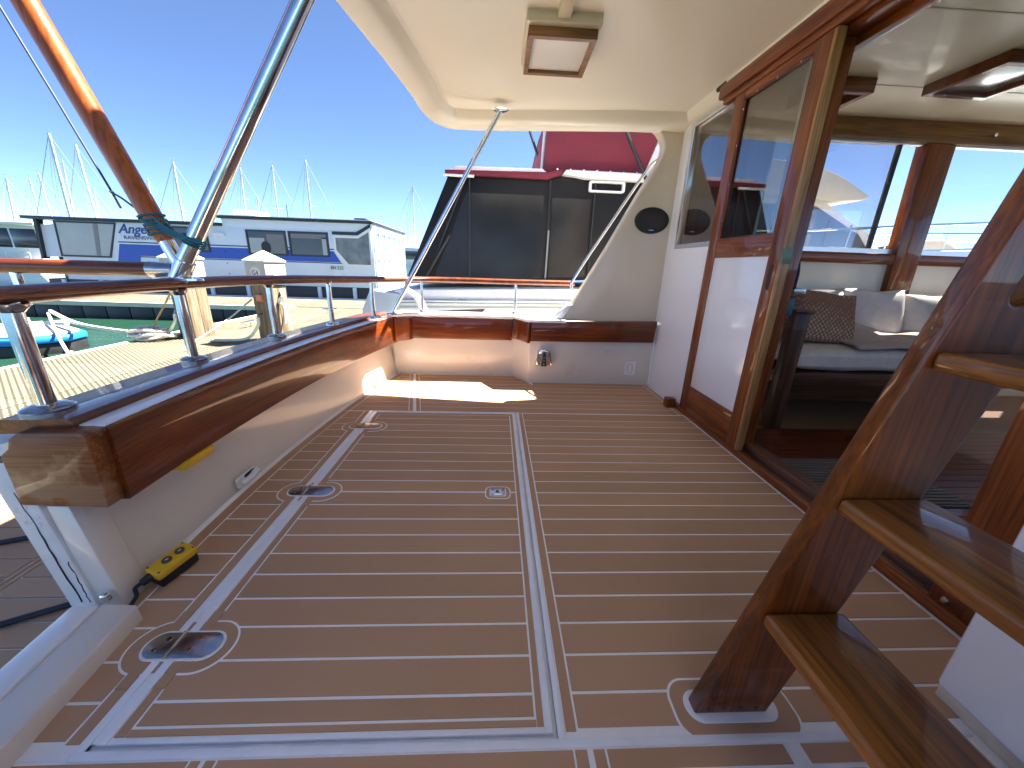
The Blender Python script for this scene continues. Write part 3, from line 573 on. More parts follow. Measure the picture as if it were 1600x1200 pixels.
box('sill_board', 1.4555, 1.53, .62, 1.95, -.02, .066, wood('sill_teak', (.10,.04,.02), (.22,.10,.06), 'Y', rough=.5, coat=.15), dw, bev=.008)
box('track_stop', 1.315, 1.383, 2.575, 2.635, 0, .075, W_Z, dw, bev=.006)
box('header_board', 1.352, 1.404, .55, 2.665, 2.012, 2.088, M_Y, dw, bev=.010, seg=3); box('header_track', 1.366, 1.404, .55, 2.62, 1.975, 2.0105, M_Y, dw, bev=.004)
tube('screen_roller', [(1.365,2.70,2.085),(1.365,2.60,2.09)], .016, plain('dark_green_canvas', (.02,.035,.025), .7), dw, seg=12)
box('corner_plate', 1.399, 1.42, .775, .86, .03, .10, W_Y, dw, bev=.003); lathe('bolt', [(.0001,.009),(.007,.008),(.011,.003),(.011,0)], (1.399,.82,.062), STEEL, dw, axis=(-1,0,0), seg=14)

door = thing('sliding_door', (1.39,2.15,.04), 'timber sliding cabin door with glass above a white panel', 'door')
DX0, DX1 = 1.370, 1.4035
box('stile', DX0, DX1, 2.405, 2.495, .045, 1.972, M_Z, door, bev=.004); ns = box('stile', DX0, DX1, 1.832, 1.915, .045, 1.972, M_Z, door, bev=.004)
box('edge_strip', DX0-.002, DX1+.006, 1.812, 1.8315, .045, 1.97, wood('pale_edge_teak', (.30,.15,.05), (.46,.26,.11), 'Z', coat=.3), door, bev=.003)
for z0, z1 in ((.045,.235),(1.085,1.188),(1.935,1.972)): box('rail', DX0+.0015, DX1-.0015, 1.915, 2.405, z0, z1, M_Y, door, bev=.003)
box('panel', DX0+.006, DX1-.01, 1.913, 2.407, .233, 1.087, WHITE, door, bev=.001); pn = box('pane', 1.386, 1.390, 1.913, 2.407, 1.186, 1.937, DARKG, door, bev=0)
for y0, y1, z0, z1 in ((1.915,1.927,1.188,1.935),(2.393,2.405,1.188,1.935),(1.927,2.393,1.188,1.198),(1.927,2.393,1.925,1.935)): box('glazing_bead', 1.374, 1.3855, y0, y1, z0, z1, W_Z, door, bev=.002)
for y, z in ((2.399,1.3),(2.399,1.5),(2.399,1.7),(2.399,1.88),(2.30,1.93),(2.15,1.93),(2.0,1.93)): lathe('screw', [(.0001,.0015),(.004,.001),(.0045,0)], (1.3738,y,z), CHROME, door, axis=(-1,0,0), seg=8)
prism('finger_pull', stadium(1.872,.985,.022,.125), 'x', DX0-.0012, DX0+.004, plain('dark_recess_wood', (.03,.012,.006), .6), door)
box('lock_plate', DX0-.003, DX1+.008, 1.8095, 1.813, 1.05, 1.125, plain('green_brass', (.16,.20,.14), .45, metal=.7, var=.2), door, bev=.001)
box('lock_keeper', 1.365, 1.3705, 1.818, 1.83, 1.055, 1.12, plain('green_brass', (.16,.20,.14), .45), door, bev=.001)

# ================================================================ SALOON
sf = box('saloon_floor', 1.53, 6.0, -.1, 3.05, -.08, -.005, plain('pale_seam', (.20,.12,.07), .4), bev=0); tag(sf, 'dark polished timber saloon floor with pale seams', 'floor', kind='structure')
for i in range(40):
    y = .02+i*.058
    if y > 2.2: break
    box('plank', 1.66, 5.9, y+.0015, y+.0565, -.005, .0, SALOON_W, sf, bev=.0006, seg=1)
for x0, x1 in ((1.532,1.588),(1.592,1.655)): box('border_plank', x0, x1, .0, 2.25, -.005, 0, SALOON_W, sf, bev=.0006, seg=1)
SC = plain('saloon_cream', (.78,.71,.58), .45, var=.03)
sal = thing('saloon_wall', (3,3.05,0), 'cream saloon side wall with timber framed sliding windows', 'wall')
box('lower_panel', 1.45, 6.0, 3.03, 3.08, -.05, 1.105, SC, sal, bev=0)
box('sill', 1.45, 6.0, 2.985, 3.06, 1.105, 1.185, M_X, sal, bev=.006); box('beam', 1.45, 6.0, 2.99, 3.08, 1.955, 2.095, wood('beam_teak', (.20,.085,.025), (.34,.16,.055), 'X', coat=.4), sal, bev=.006)
prism('mullion', [(3.20,.70),(3.40,.70),(3.36,1.95),(3.14,1.95)], 'y', 2.98, 3.07, M_Z, sal, bev=.004); prism('mullion', [(1.45,1.18),(1.98,1.18),(2.0,1.95),(1.45,1.95)], 'y', 3.0, 3.07, M_Z, sal, bev=.004); box('mullion', 4.9, 5.15, 3.0, 3.07, 1.18, 1.95, M_Z, sal, bev=.004)
for x0, x1, xs in ((1.99,3.24,(2.40,2.98)),(3.36,4.90,(3.98,4.14))):
    fr_ = holed('window_frame', [(x0,1.182),(x1,1.182),(x1,1.957),(x0,1.957)], [[(x0+.03,1.222),(x1-.03,1.222),(x1-.03,1.945),(x0+.03,1.945)]], 'y', 3.02, 3.06, ALU, sal, bev=.003)
    box('pane', x0+.03, xs[1], 3.052, 3.056, 1.222, 1.945, GLASS, fr_, bev=0); box('pane', xs[0] if x0 < 3 else xs[1]-.05, xs[1] if x0 < 3 else x1-.03, 3.026, 3.030, 1.222, 1.945, TINT, fr_, bev=0)
    if x0 < 3:
        for x in xs: box('pane_stile', x-.014, x+.014, 3.022, 3.050, 1.222, 1.945, DARKTRIM, fr_, bev=.003)
lathe('curtain_stud', [(.0001,.025),(.012,.024),(.014,.015),(.008,.0)], (3.62,2.99,2.02), CHROME, sal, axis=(0,-1,0), seg=14)
nw = thing('saloon_near_wall', (3,-.12,0), 'cream saloon wall with wide windows on the near side', 'wall')
holed('wall', [(1.48,-.05),(6,-.05),(6,2.1),(1.48,2.1)], [[(1.6,1.0),(3.5,1.0),(3.5,2.0),(1.6,2.0)],[(3.65,1.0),(5.8,1.0),(5.8,2.0),(3.65,2.0)]], 'y', -.14, -.10, SC, nw)
holed('front_wall', [(-.12,-.05),(3.05,-.05),(3.05,2.1),(-.12,2.1)], [[(.1,1.15),(2.85,1.15),(2.85,1.95),(.1,1.95)]], 'x', 6.0, 6.05, SC, nw)
hl = box('saloon_headliner', 1.50, 6.05, -.14, 3.08, 2.096, 2.16, plain('headliner', (.74,.66,.52), .38, coat=.15, var=.05, scale=3), bev=0); tag(hl, 'cream saloon ceiling lining', 'ceiling', kind='structure')
for y in (.6,1.25,1.9,2.55): box('panel_joint', 1.52, 6.0, y-.004, y+.004, 2.0935, 2.0965, plain('joint_tan', (.62,.54,.42), .5), hl, bev=0)
for i, (x, y, z, s_) in enumerate(((2.72,2.33,2.07,1.0),(2.02,2.62,2.06,.75))):
    t = thing('saloon_light', (x,y,2.06), ('square timber framed light with silvery lens on the saloon ceiling' if i == 0 else 'small timber light box on the saloon ceiling behind the door frame'), 'light')
    a = .20*s_; c, s__ = math.cos(.0), math.sin(.0)
    holed('timber_frame', [(x-a,y-a),(x+a,y-a),(x+a,y+a),(x-a,y+a)], [[(x-a+.035,y-a+.035),(x+a-.035,y-a+.035),(x+a-.035,y+a-.035),(x-a+.035,y+a-.035)]], 'z', 2.04 if i == 0 else 2.02, 2.096, M_X, t, bev=.003)
    box('lens', x-a+.03, x+a-.03, y-a+.03, y+a-.03, 2.065, 2.08, plain('silvery_lens', (.75,.75,.76), .22, metal=.8, var=.25, scale=8, bump=.3, bscale=10) if i == 0 else BLACK, t, bev=.002)
mat_ = thing('door_mat', (1.80,1.65,0), 'dark ribbed door mat on the saloon floor', 'mat')
box('backing', 1.60, 2.25, 1.36, 1.80, .001, .006, BLACK, mat_, bev=.002)
for i in range(16): box('rib', 1.615, 2.235, 1.375+i*.0265, 1.391+i*.0265, .006, .011, plain('mat_rib_grey', (.16,.14,.12), .8), mat_, bev=.002, seg=1)

# sofa
sofa = thing('sofa_frame', (2.8,2.6,0), 'dark timber sofa frame with open arm in the saloon', 'sofa')
SF = wood('sofa_timber', (.06,.025,.012), (.14,.06,.028), 'Z', rough=.35, coat=.3); SFX = wood('sofa_timber_x', (.06,.025,.012), (.14,.06,.028), 'X', rough=.35, coat=.3)
box('arm_post', 1.845, 1.945, 2.215, 2.275, 0, .775, SF, sofa, bev=.004); box('leg', 1.85, 1.92, 2.86, 2.93, 0, .775, SF, sofa, bev=.004)
box('arm_rest', 1.835, 1.955, 2.20, 2.95, .776, .80, SFX, sofa, bev=.005)
box('front_rail', 1.946, 3.9, 2.22, 2.26, .315, .392, SFX, sofa, bev=.004); box('back_rail', 1.92, 3.9, 2.88, 2.92, .315, .392, SFX, sofa, bev=.004); box('side_rail', 1.86, 1.91, 2.276, 2.86, .315, .392, SFX, sofa, bev=.004)
box('gap_shade_panel', 1.95, 3.9, 2.80, 2.84, .0, .36, SFX, sofa, bev=0); box('seat_slats', 1.93, 3.9, 2.262, 2.878, .37, .39, SFX, sofa, bev=0); box('leg', 3.83, 3.9, 2.215, 2.265, 0, .315, SF, sofa, bev=.004)  # dark panel at the back is added to stand in for under-sofa shade
def cushion(name, c, d, rot, mat, label, cat='cushion', group=None, n=14, puff=1.0, seed=0):
    bm = bmesh.new(); bmesh.ops.create_cube(bm, size=2); bmesh.ops.subdivide_edges(bm, edges=bm.edges[:], cuts=n, use_grid_fill=True)
    from mathutils import Euler
    R_ = Euler(rot).to_matrix(); hx, hy, hz = d[0]/2, d[1]/2, d[2]/2; ax = min(range(3), key=lambda i: d[i]); oth = [i for i in range(3) if i != ax]
    for v in bm.verts:
        p = v.co.copy(); q = Vector(p)
        u, w = p[oth[0]], p[oth[1]]
        prof = ((1-abs(u)**5)*(1-abs(w)**5))**.35
        q[ax] = p[ax]*(.42+.58*prof*puff)
        rr = 1-.035*(1-abs(p[ax]))*0
        for i, o2 in ((0,1),(1,0)): q[oth[i]] = p[oth[i]]*(1-.03*(p[oth[o2]]**2)*0+.0)*(1-.05*(1-p[oth[o2]]**2)*(abs(p[oth[i]])**3))
        w_ = Vector((q[0]*hx, q[1]*hy, q[2]*hz)); nz = noise.noise(w_*5+Vector((seed*7.1,0,0)))
        w_ += Vector((nz, noise.noise(w_*6+Vector((0,seed*3.3,9))), nz))*.012
        v.co = R_@w_+Vector(c)
    bmesh.ops.recalc_face_normals(bm, faces=bm.faces); me = bpy.data.meshes.new(name); bm.to_mesh(me); bm.free(); me.materials.append(mat)
    for p in me.polygons: p.use_smooth = True
    o = link(bpy.data.objects.new(name, me)); return tag(o, label, cat, group)
cushion('seat_cushion', (2.86,2.57,.468), (1.9,.66,.16), (0,0,0), FABRIC, 'long pale grey seat cushion on the sofa frame', seed=1, n=18)
cushion('back_cushion', (2.34,2.875,.715), (.80,.19,.37), (-.16,0,0), FABRIC, 'grey sofa back cushion directly behind the woven pillow', seed=2)
cushion('back_cushion', (2.98,2.885,.72), (.52,.20,.38), (-.16,0,0), FABRIC, 'grey sofa back cushion in the middle below the window post', seed=3)
cushion('back_cushion', (3.47,2.885,.70), (.46,.20,.36), (-.16,0,0), FABRIC, 'grey sofa back cushion half behind the right scatter pillow', seed=4)
cushion('scatter_pillow', (3.66,2.70,.74), (.44,.15,.42), (-.22,.05,.1), plain('mid_grey_linen', (.58,.55,.53), .9, var=.05, bump=.4, bscale=500, spec=.2), 'plain grey scatter pillow at the right end of the sofa', 'pillow', seed=5)
cushion('scatter_pillow', (1.99,2.76,.74), (.13,.44,.42), (.0,-.25,.25), FABRIC, 'plain grey scatter pillow standing against the sofa arm', 'pillow', seed=6)
def knit():
    m, n, l, b = _new('brown_white_weave'); tc = n.new('ShaderNodeTexCoord'); mp = n.new('ShaderNodeMapping'); mp.inputs['Scale'].default_value = (42, 3, 42); mp.inputs['Rotation'].default_value = (0, .62, 0); l.new(tc.outputs['Object'], mp.inputs[0])
    vo = n.new('ShaderNodeTexVoronoi'); vo.inputs['Scale'].default_value = 1; vo.inputs['Randomness'].default_value = .12; l.new(mp.outputs[0], vo.inputs['Vector'])
    rp = n.new('ShaderNodeValToRGB'); e = rp.color_ramp.elements; e[0].position = .16; e[0].color = (.74,.62,.48,1); e[1].position = .55; e[1].color = (.26,.13,.07,1); l.new(vo.outputs['Distance'], rp.inputs[0]); l.new(rp.outputs[0], b.inputs['Base Color'])
    b.inputs['Roughness'].default_value = .95; bp = n.new('ShaderNodeBump'); bp.inputs['Strength'].default_value = 1; bp.inputs['Distance'].default_value = .008; bp.invert = True; l.new(vo.outputs['Distance'], bp.inputs['Height']); l.new(bp.outputs[0], b.inputs['Normal']); return m
cushion('woven_pillow', (2.30,2.55,.712), (.50,.15,.37), (-.30,.10,.06), knit(), 'brown and white knotted pillow on the sofa', 'pillow', seed=7)
def throw():
    nx, ny = 70, 40; v = []; f = []
    for j in range(ny+1):
        for i in range(nx+1):
            u, w = i/nx, j/ny; x = 2.42+u*1.15+.10*(w-.5); y = 2.26+w*.50
            h = .556+.030*abs(math.sin(7*u+3*w+2.2*noise.noise(Vector((u*3,w*2,1)))))*(.4+u)+.035*noise.noise(Vector((u*5,w*4,3)))*(.3+u)
            h += .16*max(0, w-.62)/.38*max(0, 1-u*1.7)
            if y < 2.30: h -= (2.30-y)*.25
            v.append((x, y+.03*noise.noise(Vector((u*4,w*2,7))), h))
    for j in range(ny):
        for i in range(nx): a = j*(nx+1)+i; f.append((a, a+1, a+nx+2, a+nx+1))
    o = mesh('throw_blanket', v, f, THROW, smooth='all'); sm = o.modifiers.new('thick', 'SOLIDIFY'); sm.thickness = .010; sm.offset = 1
    tag(o, 'crumpled taupe throw blanket spread over the sofa seat', 'blanket')
throw()
ky = thing('door_keys', (1.52,1.88,.86), 'keys and a teal fob hanging at the door jamb', 'keys')
tube('lanyard', spline([(1.505,1.90,1.12),(1.52,1.888,1.02),(1.515,1.88,.93)], 6), .011, plain('navy_cloth', (.01,.015,.05), .8), ky, seg=8); box('fob', 1.505, 1.535, 1.87, 1.88, .80, .885, plain('teal_fob', (.01,.10,.14), .4), ky, bev=.004); box('key', 1.515, 1.58, 1.87, 1.877, .905, .935, DULLST, ky, bev=.002)

# ================================================================ LADDER
lad = thing('ladder', (.58,.3,0), 'varnished timber ladder climbing to the flybridge', 'ladder')
def lx(z): return .494+.267*(z-.02)
Wd = .175
hole = [(lx(q[1])+.095+q[0]-0+ (q[1]-1.02)*0, q[1]) for q in stadium(0,1.03,.042,.13)]
so_ = [(lx(0),0.003),(lx(0)+Wd,0.003),(lx(2.06)+Wd,2.06),(lx(2.06),2.06)]
holed('stringer', so_, [hole], 'y', .57, .608, L_Z, lad, bev=.007)
holed('stringer', so_, [hole], 'y', -.118, -.08, L_Z, lad, bev=.007)
for i in range(7):
    z = .32+.2835*i; x = lx(z)+.004
    if z > 2: break
    prism('tread', [(x,z-.032),(x+Wd,z-.032),(x+Wd,z),(x,z)], 'y', -.0795, .5695, L_Y, lad, bev=.009, seg=3)
for i in range(4): lathe('plug', [(.0001,.0012),(.005,.001),(.0055,0)], (lx(0)+.03+i*.038,.5702,.022), plain('dark_plug', (.03,.012,.008), .5), lad, axis=(0,-1,0), seg=10)
# foam cut-out and pad at the ladder foot
pad = thing('ladder_foot_pad', (.57,.57,0), 'white edged foam pad around the ladder foot', 'pad')
plate(pad, stadium(.59,.585,.30,.135,p=.05), -.001, .0008, GROOVE, 'caulk_ring'); plate(pad, stadium(.59,.585,.289,.124,p=.046), -.001, .0016, EVA, 'surround')
plate(pad, stadium(.585,.588,.225,.072), -.001, .0024, BEAD, 'base')
cab = thing('white_cabinet', (1.27,.2,0), 'white moulded locker against the cabin wall under the ladder', 'cabinet')
box('carcass', 1.125, 1.398, -.40, .612, .03, .95, WHITE, cab, bev=.014, seg=3); box('plinth', 1.13, 1.398, -.40, .606, -.002, .035, CREAM, cab, bev=.006)
sb2 = box('step_block', .80, 1.06, -.30, .478, 0, .05, WHITE, None, bev=.02, seg=3); tag(sb2, 'low white rounded block on the deck beneath the ladder', 'block')

# ================================================================ DOCKSIDE
for i, (x, y, top) in enumerate(((-4.98,6.34,1.05),(-3.62,6.2,1.03))):
    p = thing('dock_piling', (x,y,-.3), ('timber dock piling with white cap behind the steel brace, farther left' if i == 0 else 'timber dock piling with a round G4 plate and white cap'), 'piling', 'dock pilings')
    a = math.radians(-17); c, s = math.cos(a), math.sin(a)
    def sq(h, z): return [(x+(u*c-w*s)*h, y+(u*s+w*c)*h, z) for u, w in ((-1,-1),(1,-1),(1,1),(-1,1))]
    h = .165
    for k, (u, w) in enumerate(((-1,-1),(1,-1),(1,1),(-1,1))):      # four timber planks round a core
        cx, cy = x+(u*c-w*s)*h*.5, y+(u*s+w*c)*h*.5
        mesh('timber', [(cx+(uu*c-ww*s)*h*.49, cy+(uu*s+ww*c)*h*.49, z) for z in (-.9,.58) for uu, ww in ((-1,-1),(1,-1),(1,1),(-1,1))], BOXF, GREYWOOD, p, smooth=True, bev=.008)
    hb = .19; PB = plain('grey_box_plastic', (.46,.43,.37), .5, var=.08)
    mesh('meter_box', sq(hb,.60)+sq(hb,.93), BOXF, PB, p, smooth=True, bev=.006)
    cv = sq(hb*1.08,.932)+sq(hb*1.08,.95)+[(x,y,1.10)]
    mesh('cap', cv, [(0,1,2,3),(0,1,5,4),(1,2,6,5),(2,3,7,6),(3,0,4,7),(4,5,8),(5,6,8),(6,7,8),(7,4,8)], NBWHITE, p)
    nl = Vector((-(-s), -c, 0)); nl = Vector((s,-c,0)); fc = Vector((x,y,.77))+nl*hb
    lathe('number_plate', [(.0001,.008),(.088,.008),(.092,0)], fc, plain('pale_plate', (.66,.63,.56), .5), p, axis=nl, seg=24)
    if i == 1: text('number', 'G4', .10, fc+nl*.009+Vector((-c*.062,-s*.062,-.036)), DARKTRIM, p, rot=(math.pi/2,0,a), depth=.001)
    n2 = Vector((c,s,0)); lathe('light_lens', [(.0001,.008),(.075,.008),(.08,0)], Vector((x,y,.78))+n2*hb, WHITE, p, axis=n2, seg=24)
    kb = fc+Vector((0,0,-.38)); mesh('hose_bracket', [kb+Vector((c*u-0,s*u,0))*.05+nl*w*.03+Vector((0,0,z)) for z in (-.05,.05) for u, w in ((-1,-1),(1,-1),(1,1),(-1,1))], BOXF, plain('orange_bracket', (.55,.20,.10), .5), p, smooth=True, bev=.006)
    tp = fc+Vector((0,0,-.62))+nl*.0; tube('tap', [tp, tp+nl*.07, tp+nl*.09+Vector((0,0,-.05))], .013, DULLST, p, seg=8); tube('tap_handle', [tp+nl*.05+Vector((-.03,0,.03)), tp+nl*.05+Vector((.04,0,.035))], .008, DULLST, p, seg=6)
    q0 = tp+nl*.09+Vector((0,0,-.05)); tube('hose', spline([q0, q0+Vector((-.02,-.02,-.14)), (x-.35,y-.25,-.25), (x-.85,y-.3,-.275)], 8), .022, plain('pale_green_hose', (.55,.62,.52), .5), p, seg=10)
def cleat(x, y, z, rot, lab):
    t = thing('dock_cleat', (x,y,z), lab, 'cleat', 'dock cleats'); c, s = math.cos(rot), math.sin(rot)
    for k in (-.06,.06): tube('foot', [(x+c*k,y+s*k,z),(x+c*k,y+s*k,z+.09)], .02, STEEL, t, seg=10)
    tube('horn', [(x-c*.17,y-s*.17,z+.10),(x-c*.08,y-s*.08,z+.095),(x+c*.08,y+s*.08,z+.095),(x+c*.17,y+s*.17,z+.10)], [.012,.02,.02,.012], STEEL, t, seg=10)
cleat(-5.42, 6.0, -.29, 1.4, 'dock cleat wrapped in white rope at the dock edge'); cleat(-4.75, 7.3, -.29, 1.5, 'bare white dock cleat right of the farther piling'); cleat(-9.1, 10.95, -.29, 0, 'pale cleat on the edge of the far walkway'); cleat(-4.2, 9.6, -.29, .3, 'dark cleat on the dock near where it meets the walkway')
def rope(name, pts, r, mat, label):
    o = tube(name, spline(pts, 10), r, mat, None, seg=8); return tag(o, label, 'rope')
rope('mooring_rope', [(-9.0,7.9,-.18),(-7.6,7.0,-.25),(-6.3,6.35,-.24),(-5.46,6.0,-.20)], .032, ROPE, 'thick white mooring rope from the dinghy to the dock cleat')
rope('mooring_rope', [(-9.0,7.85,-.22),(-7.3,6.4,-.40),(-6.1,5.4,-.42),(-5.55,4.95,-.27)], .022, ROPE, 'thinner white rope curving down to the dock edge')
t = thing('rope_tangle', (-5.42,6.0,-.25), 'tangle of white rope coiled on the dock cleat', 'rope')
for k in range(9):
    r = .10+.10*random.random(); ph = random.random()*6; cx, cy = -5.42+random.uniform(-.12,.12), 6.0+random.uniform(-.1,.1)
    tube('coil', [(cx+math.cos(a+ph)*r*1.4, cy+math.sin(a+ph)*r, -.26+.02*k*.7+.03*math.sin(2*a+k)) for a in [j*.35 for j in range(19)]], .022, ROPE, t, seg=7)
rope('tan_line', [(-5.14,6.19,.42),(-5.25,6.15,.22),(-5.40,6.08,-.05),(-5.42,6.02,-.20)], .013, ROPEY, 'tan line hanging from the farther piling to the cleat')
rope('stern_line', [(-3.85,6.10,.36),(-4.05,5.7,.06),(-4.35,5.2,-.26)], .013, plain('grey_line', (.5,.5,.48), .8), 'thin grey line from the G4 piling down to the dock')
rope('stern_line', [(-3.44,6.28,.42),(-3.40,6.2,.15),(-3.22,6.0,-.27)], .012, plain('grey_line', (.5,.5,.48), .8), 'thin grey line slanting down right of the G4 piling')
rope('knotted_rope', [(-3.47,6.22,.52),(-3.40,6.15,.42),(-3.46,6.13,.33),(-3.40,6.14,.25),(-3.41,6.13,-.02)], .022, ROPE, 'knotted white rope on the right side of the G4 piling')
rope('spring_line', [(-1.05,3.35,.58),(-1.75,4.4,.25),(-2.6,5.6,-.05),(-3.1,6.4,-.27)], .014, plain('dark_braid', (.12,.12,.12), .8), 'dark braided line from the stern corner down to the dock')
# dinghy
dg_ = thing('dinghy', (-8.6,6.9,-.7), 'small grey topped tender with bright blue gunwale at far left', 'dinghy')
dp = [(-11.5,6.2),(-8.9,6.05),(-8.0,6.35),(-7.65,6.85),(-7.8,7.3),(-8.4,7.65),(-11.5,7.75)]
prism('hull', dp, 'z', -.85, -.56, BLACK, dg_, bev=.03); prism('gunwale', [(x*1.0+.03,y) for x, y in dp], 'z', -.558, -.44, HULLBLUE, dg_, bev=.03); prism('deck', [(-8.6+(x+8.6)*.93,6.9+(y-6.9)*.9) for x, y in dp], 'z', -.45, -.40, plain('grey_deck', (.33,.33,.34), .7, var=.15, scale=4), dg_, bev=.015)
for x, y in ((-8.15,6.9),(-8.9,7.35)): tube('bollard', [(x,y,-.40),(x,y,-.24)], .07, WHITE, dg_, seg=12)
tube('fender', [(-9.4,7.75,-.45),(-8.7,7.85,-.4)], .06, ROPE, dg_, seg=10)

# ================================================================ HOUSEBOAT
HY = 14.0
hb_ = thing('houseboat', (-10,HY+2,-.7), 'long white and blue houseboat with dark roof line behind the walkway', 'houseboat')
HBEND = 18.6
box('hull', -15.7, -4.35, HY+.04, HBEND, -.72, .06, DARKTRIM, hb_, bev=.02)
for i in range(9): box('hull_post', -15.2+i*1.25, -15.08+i*1.25, HY-.02, HY+.06, -.4, .04, HBWHITE, hb_, bev=0)
box('hull_rail', -15.6, -4.4, HY-.10, HY-.02, -.42, -.34, NBWHITE, hb_, bev=.01)
box('wall', -12.8, -4.35, HY, HBEND, .05, 1.96, HBWHITE, hb_, bev=.01); prism('wall', [(-14.95,.05),(-12.8,.05),(-12.8,1.96),(-14.85,1.96)], 'y', HY, HBEND, HBWHITE, hb_)
prism('bow_panel', [(-15.72,.76),(-14.98,.78),(-14.86,1.86),(-15.60,1.82)], 'y', HY+.25, HY+.30, HBWHITE, hb_); prism('bow_frame', [(-15.80,.70),(-15.72,.70),(-15.55,1.98),(-15.66,1.98)], 'y', HY+.15, HY+.35, DARKTRIM, hb_); box('bow_cabin', -15.6, -14.9, HY+.5, HBEND, .0, 1.7, WINDARK, hb_, bev=0)
box('roof', -15.75, -9.4, HY-.12, HBEND+.1, 1.965, 2.06, DARKTRIM, hb_, bev=.01)
box('upper_wall', -9.38, -4.36, HY+.003, HBEND, 1.955, 2.20, HBWHITE, hb_, bev=0)
rf = box('roof', -9.45, -4.28, HY-.12, HBEND+.1, 2.202, 2.29, DARKTRIM, hb_, bev=.01); box('roof_top', -9.40, -4.35, HY-.06, HBEND, 2.291, 2.315, NBWHITE, rf, bev=0)
box('roof_vent', -9.15, -8.4, HY+.3, HY+1.2, 2.30, 2.52, plain('tan_vent', (.55,.5,.4), .6), rf, bev=.02); box('roof_box', -5.0, -4.6, HY+.2, HY+.5, 2.315, 2.40, DARKTRIM, rf, bev=.01)
tube('aerial', [(-7.3,HY+.3,2.3),(-7.3,HY+.3,2.75)], .012, DARKTRIM, rf, seg=6); box('gas_pipe', -9.7, -9.35, HY-.1, HY+.2, 1.62, 1.74, NBWHITE, hb_, bev=.01)
def hbwin(poly, pane, t_=.055, name='window'):
    cx = sum(p[0] for p in poly)/len(poly); cz = sum(p[1] for p in poly)/len(poly)
    ins = [(cx+(x-cx)*(1-2*t_/ (max(p[0] for p in poly)-min(p[0] for p in poly))), cz+(z-cz)*(1-2*t_/(max(p[1] for p in poly)-min(p[1] for p in poly)))) for x, z in poly]
    o = holed(name, poly, [ins], 'y', HY-.03, HY+.01, DARKTRIM, hb_); prism('pane', ins, 'y', HY-.012, HY-.004, pane, o); return o
CURT = plain('pale_curtain_glass', (.34,.36,.35), .12, var=.10, scale=1.2)
w1 = hbwin([(-14.93,.80),(-13.30,.80),(-12.85,1.94),(-14.83,1.94)], CURT); prism('curtain', [(-13.75,.86),(-13.62,.86),(-13.45,1.88),(-13.6,1.88)], 'y', HY-.020, HY-.013, plain('grey_curtain', (.22,.23,.24), .5), w1)
hbwin([(-11.1,1.10),(-9.92,1.10),(-9.92,1.90),(-11.1,1.90)], WINDARK)
w3 = hbwin([(-8.64,1.07),(-7.30,1.07),(-7.30,1.88),(-8.64,1.88)], WINDARK); w4 = hbwin([(-7.22,1.07),(-5.87,1.07),(-5.87,1.88),(-7.22,1.88)], WINDARK)
prism('blind', [(-8.56,1.13),(-8.05,1.13),(-8.05,1.62),(-8.56,1.62)], 'y', HY-.019, HY-.013, CURT, w3); prism('blind', [(-7.95,1.13),(-7.38,1.13),(-7.38,1.75),(-7.95,1.75)], 'y', HY-.019, HY-.013, plain('dim_blind', (.20,.20,.20), .5), w3); prism('blind', [(-6.1,1.13),(-5.95,1.13),(-5.95,1.7),(-6.1,1.7)], 'y', HY-.019, HY-.013, CURT, w4); box('blind', -7.14, -5.95, HY-.019, HY-.013, 1.66, 1.80, plain('dim_blind', (.20,.20,.20), .5), w4, bev=0)
prism('round_mirror', stadium(-8.02,1.32,.32,.40), 'y', HY-.025, HY-.02, BLACK, w3)
o = holed('vinyl_frame', [(-5.68,.78),(-4.40,.78),(-4.40,2.08),(-4.80,1.80),(-5.68,1.80)][0:0]+[(-5.30,.78),(-4.40,.78),(-4.40,2.08),(-4.86,1.80),(-5.70,1.80),(-5.70,1.30)], [[(-5.25,.85),(-4.47,.85),(-4.47,1.94),(-4.84,1.72),(-5.62,1.72),(-5.62,1.31)]], 'y', HY-.04, HY+.005, NBWHITE, hb_)
prism('vinyl_pane', [(-5.26,.84),(-4.46,.84),(-4.46,1.95),(-4.84,1.73),(-5.63,1.73),(-5.63,1.30)], 'y', HY-.02, HY-.012, plain('murky_vinyl', (.13,.14,.14), .12, var=.5, scale=2.5), o); prism('trim', [(-5.72,1.82),(-4.86,1.82),(-4.40,2.10),(-4.40,2.20),(-4.9,1.92),(-5.72,1.92)], 'y', HY-.03, HY+.005, DARKTRIM, hb_)
# stripes
def stripe(poly, mat, pr): prism('stripe', poly, 'y', HY-pr, HY+.005, mat, hb_)
stripe([(-13.22,.40),(-12.45,.40),(-12.32,.90),(-8.64,.90),(-5.52,.90),(-5.74,1.27),(-12.92,1.27)], HBBLUE, .006); stripe([(-14.95,.40),(-13.24,.40),(-13.24,.55),(-14.95,.55)], HBBLUE, .006)
stripe([(-12.94,1.315),(-5.72,1.315),(-5.72,1.35),(-12.94,1.35)], DARKTRIM, .007); stripe([(-12.35,.855),(-5.46,.855),(-5.52,.885),(-12.35,.885)], DARKTRIM, .007); stripe([(-14.95,.60),(-13.24,.60),(-13.24,.63),(-14.95,.63)], DARKTRIM, .007)
NAVY = plain('navy_lettering', (.02,.06,.30), .4)
text('name_lettering', 'Angel', .42, (-12.84,HY-.012,1.62), NAVY, hb_, shear=.35, offset=.006, sx=1.05); text('port_lettering', 'RAVENSWOOD', .165, (-12.72,HY-.012,1.43), plain('grey_lettering', (.12,.14,.20), .5), hb_, sx=1.22); text('registration', 'BN 532', .17, (-5.90,HY-.012,.66), DARKTRIM, hb_, sx=.85)
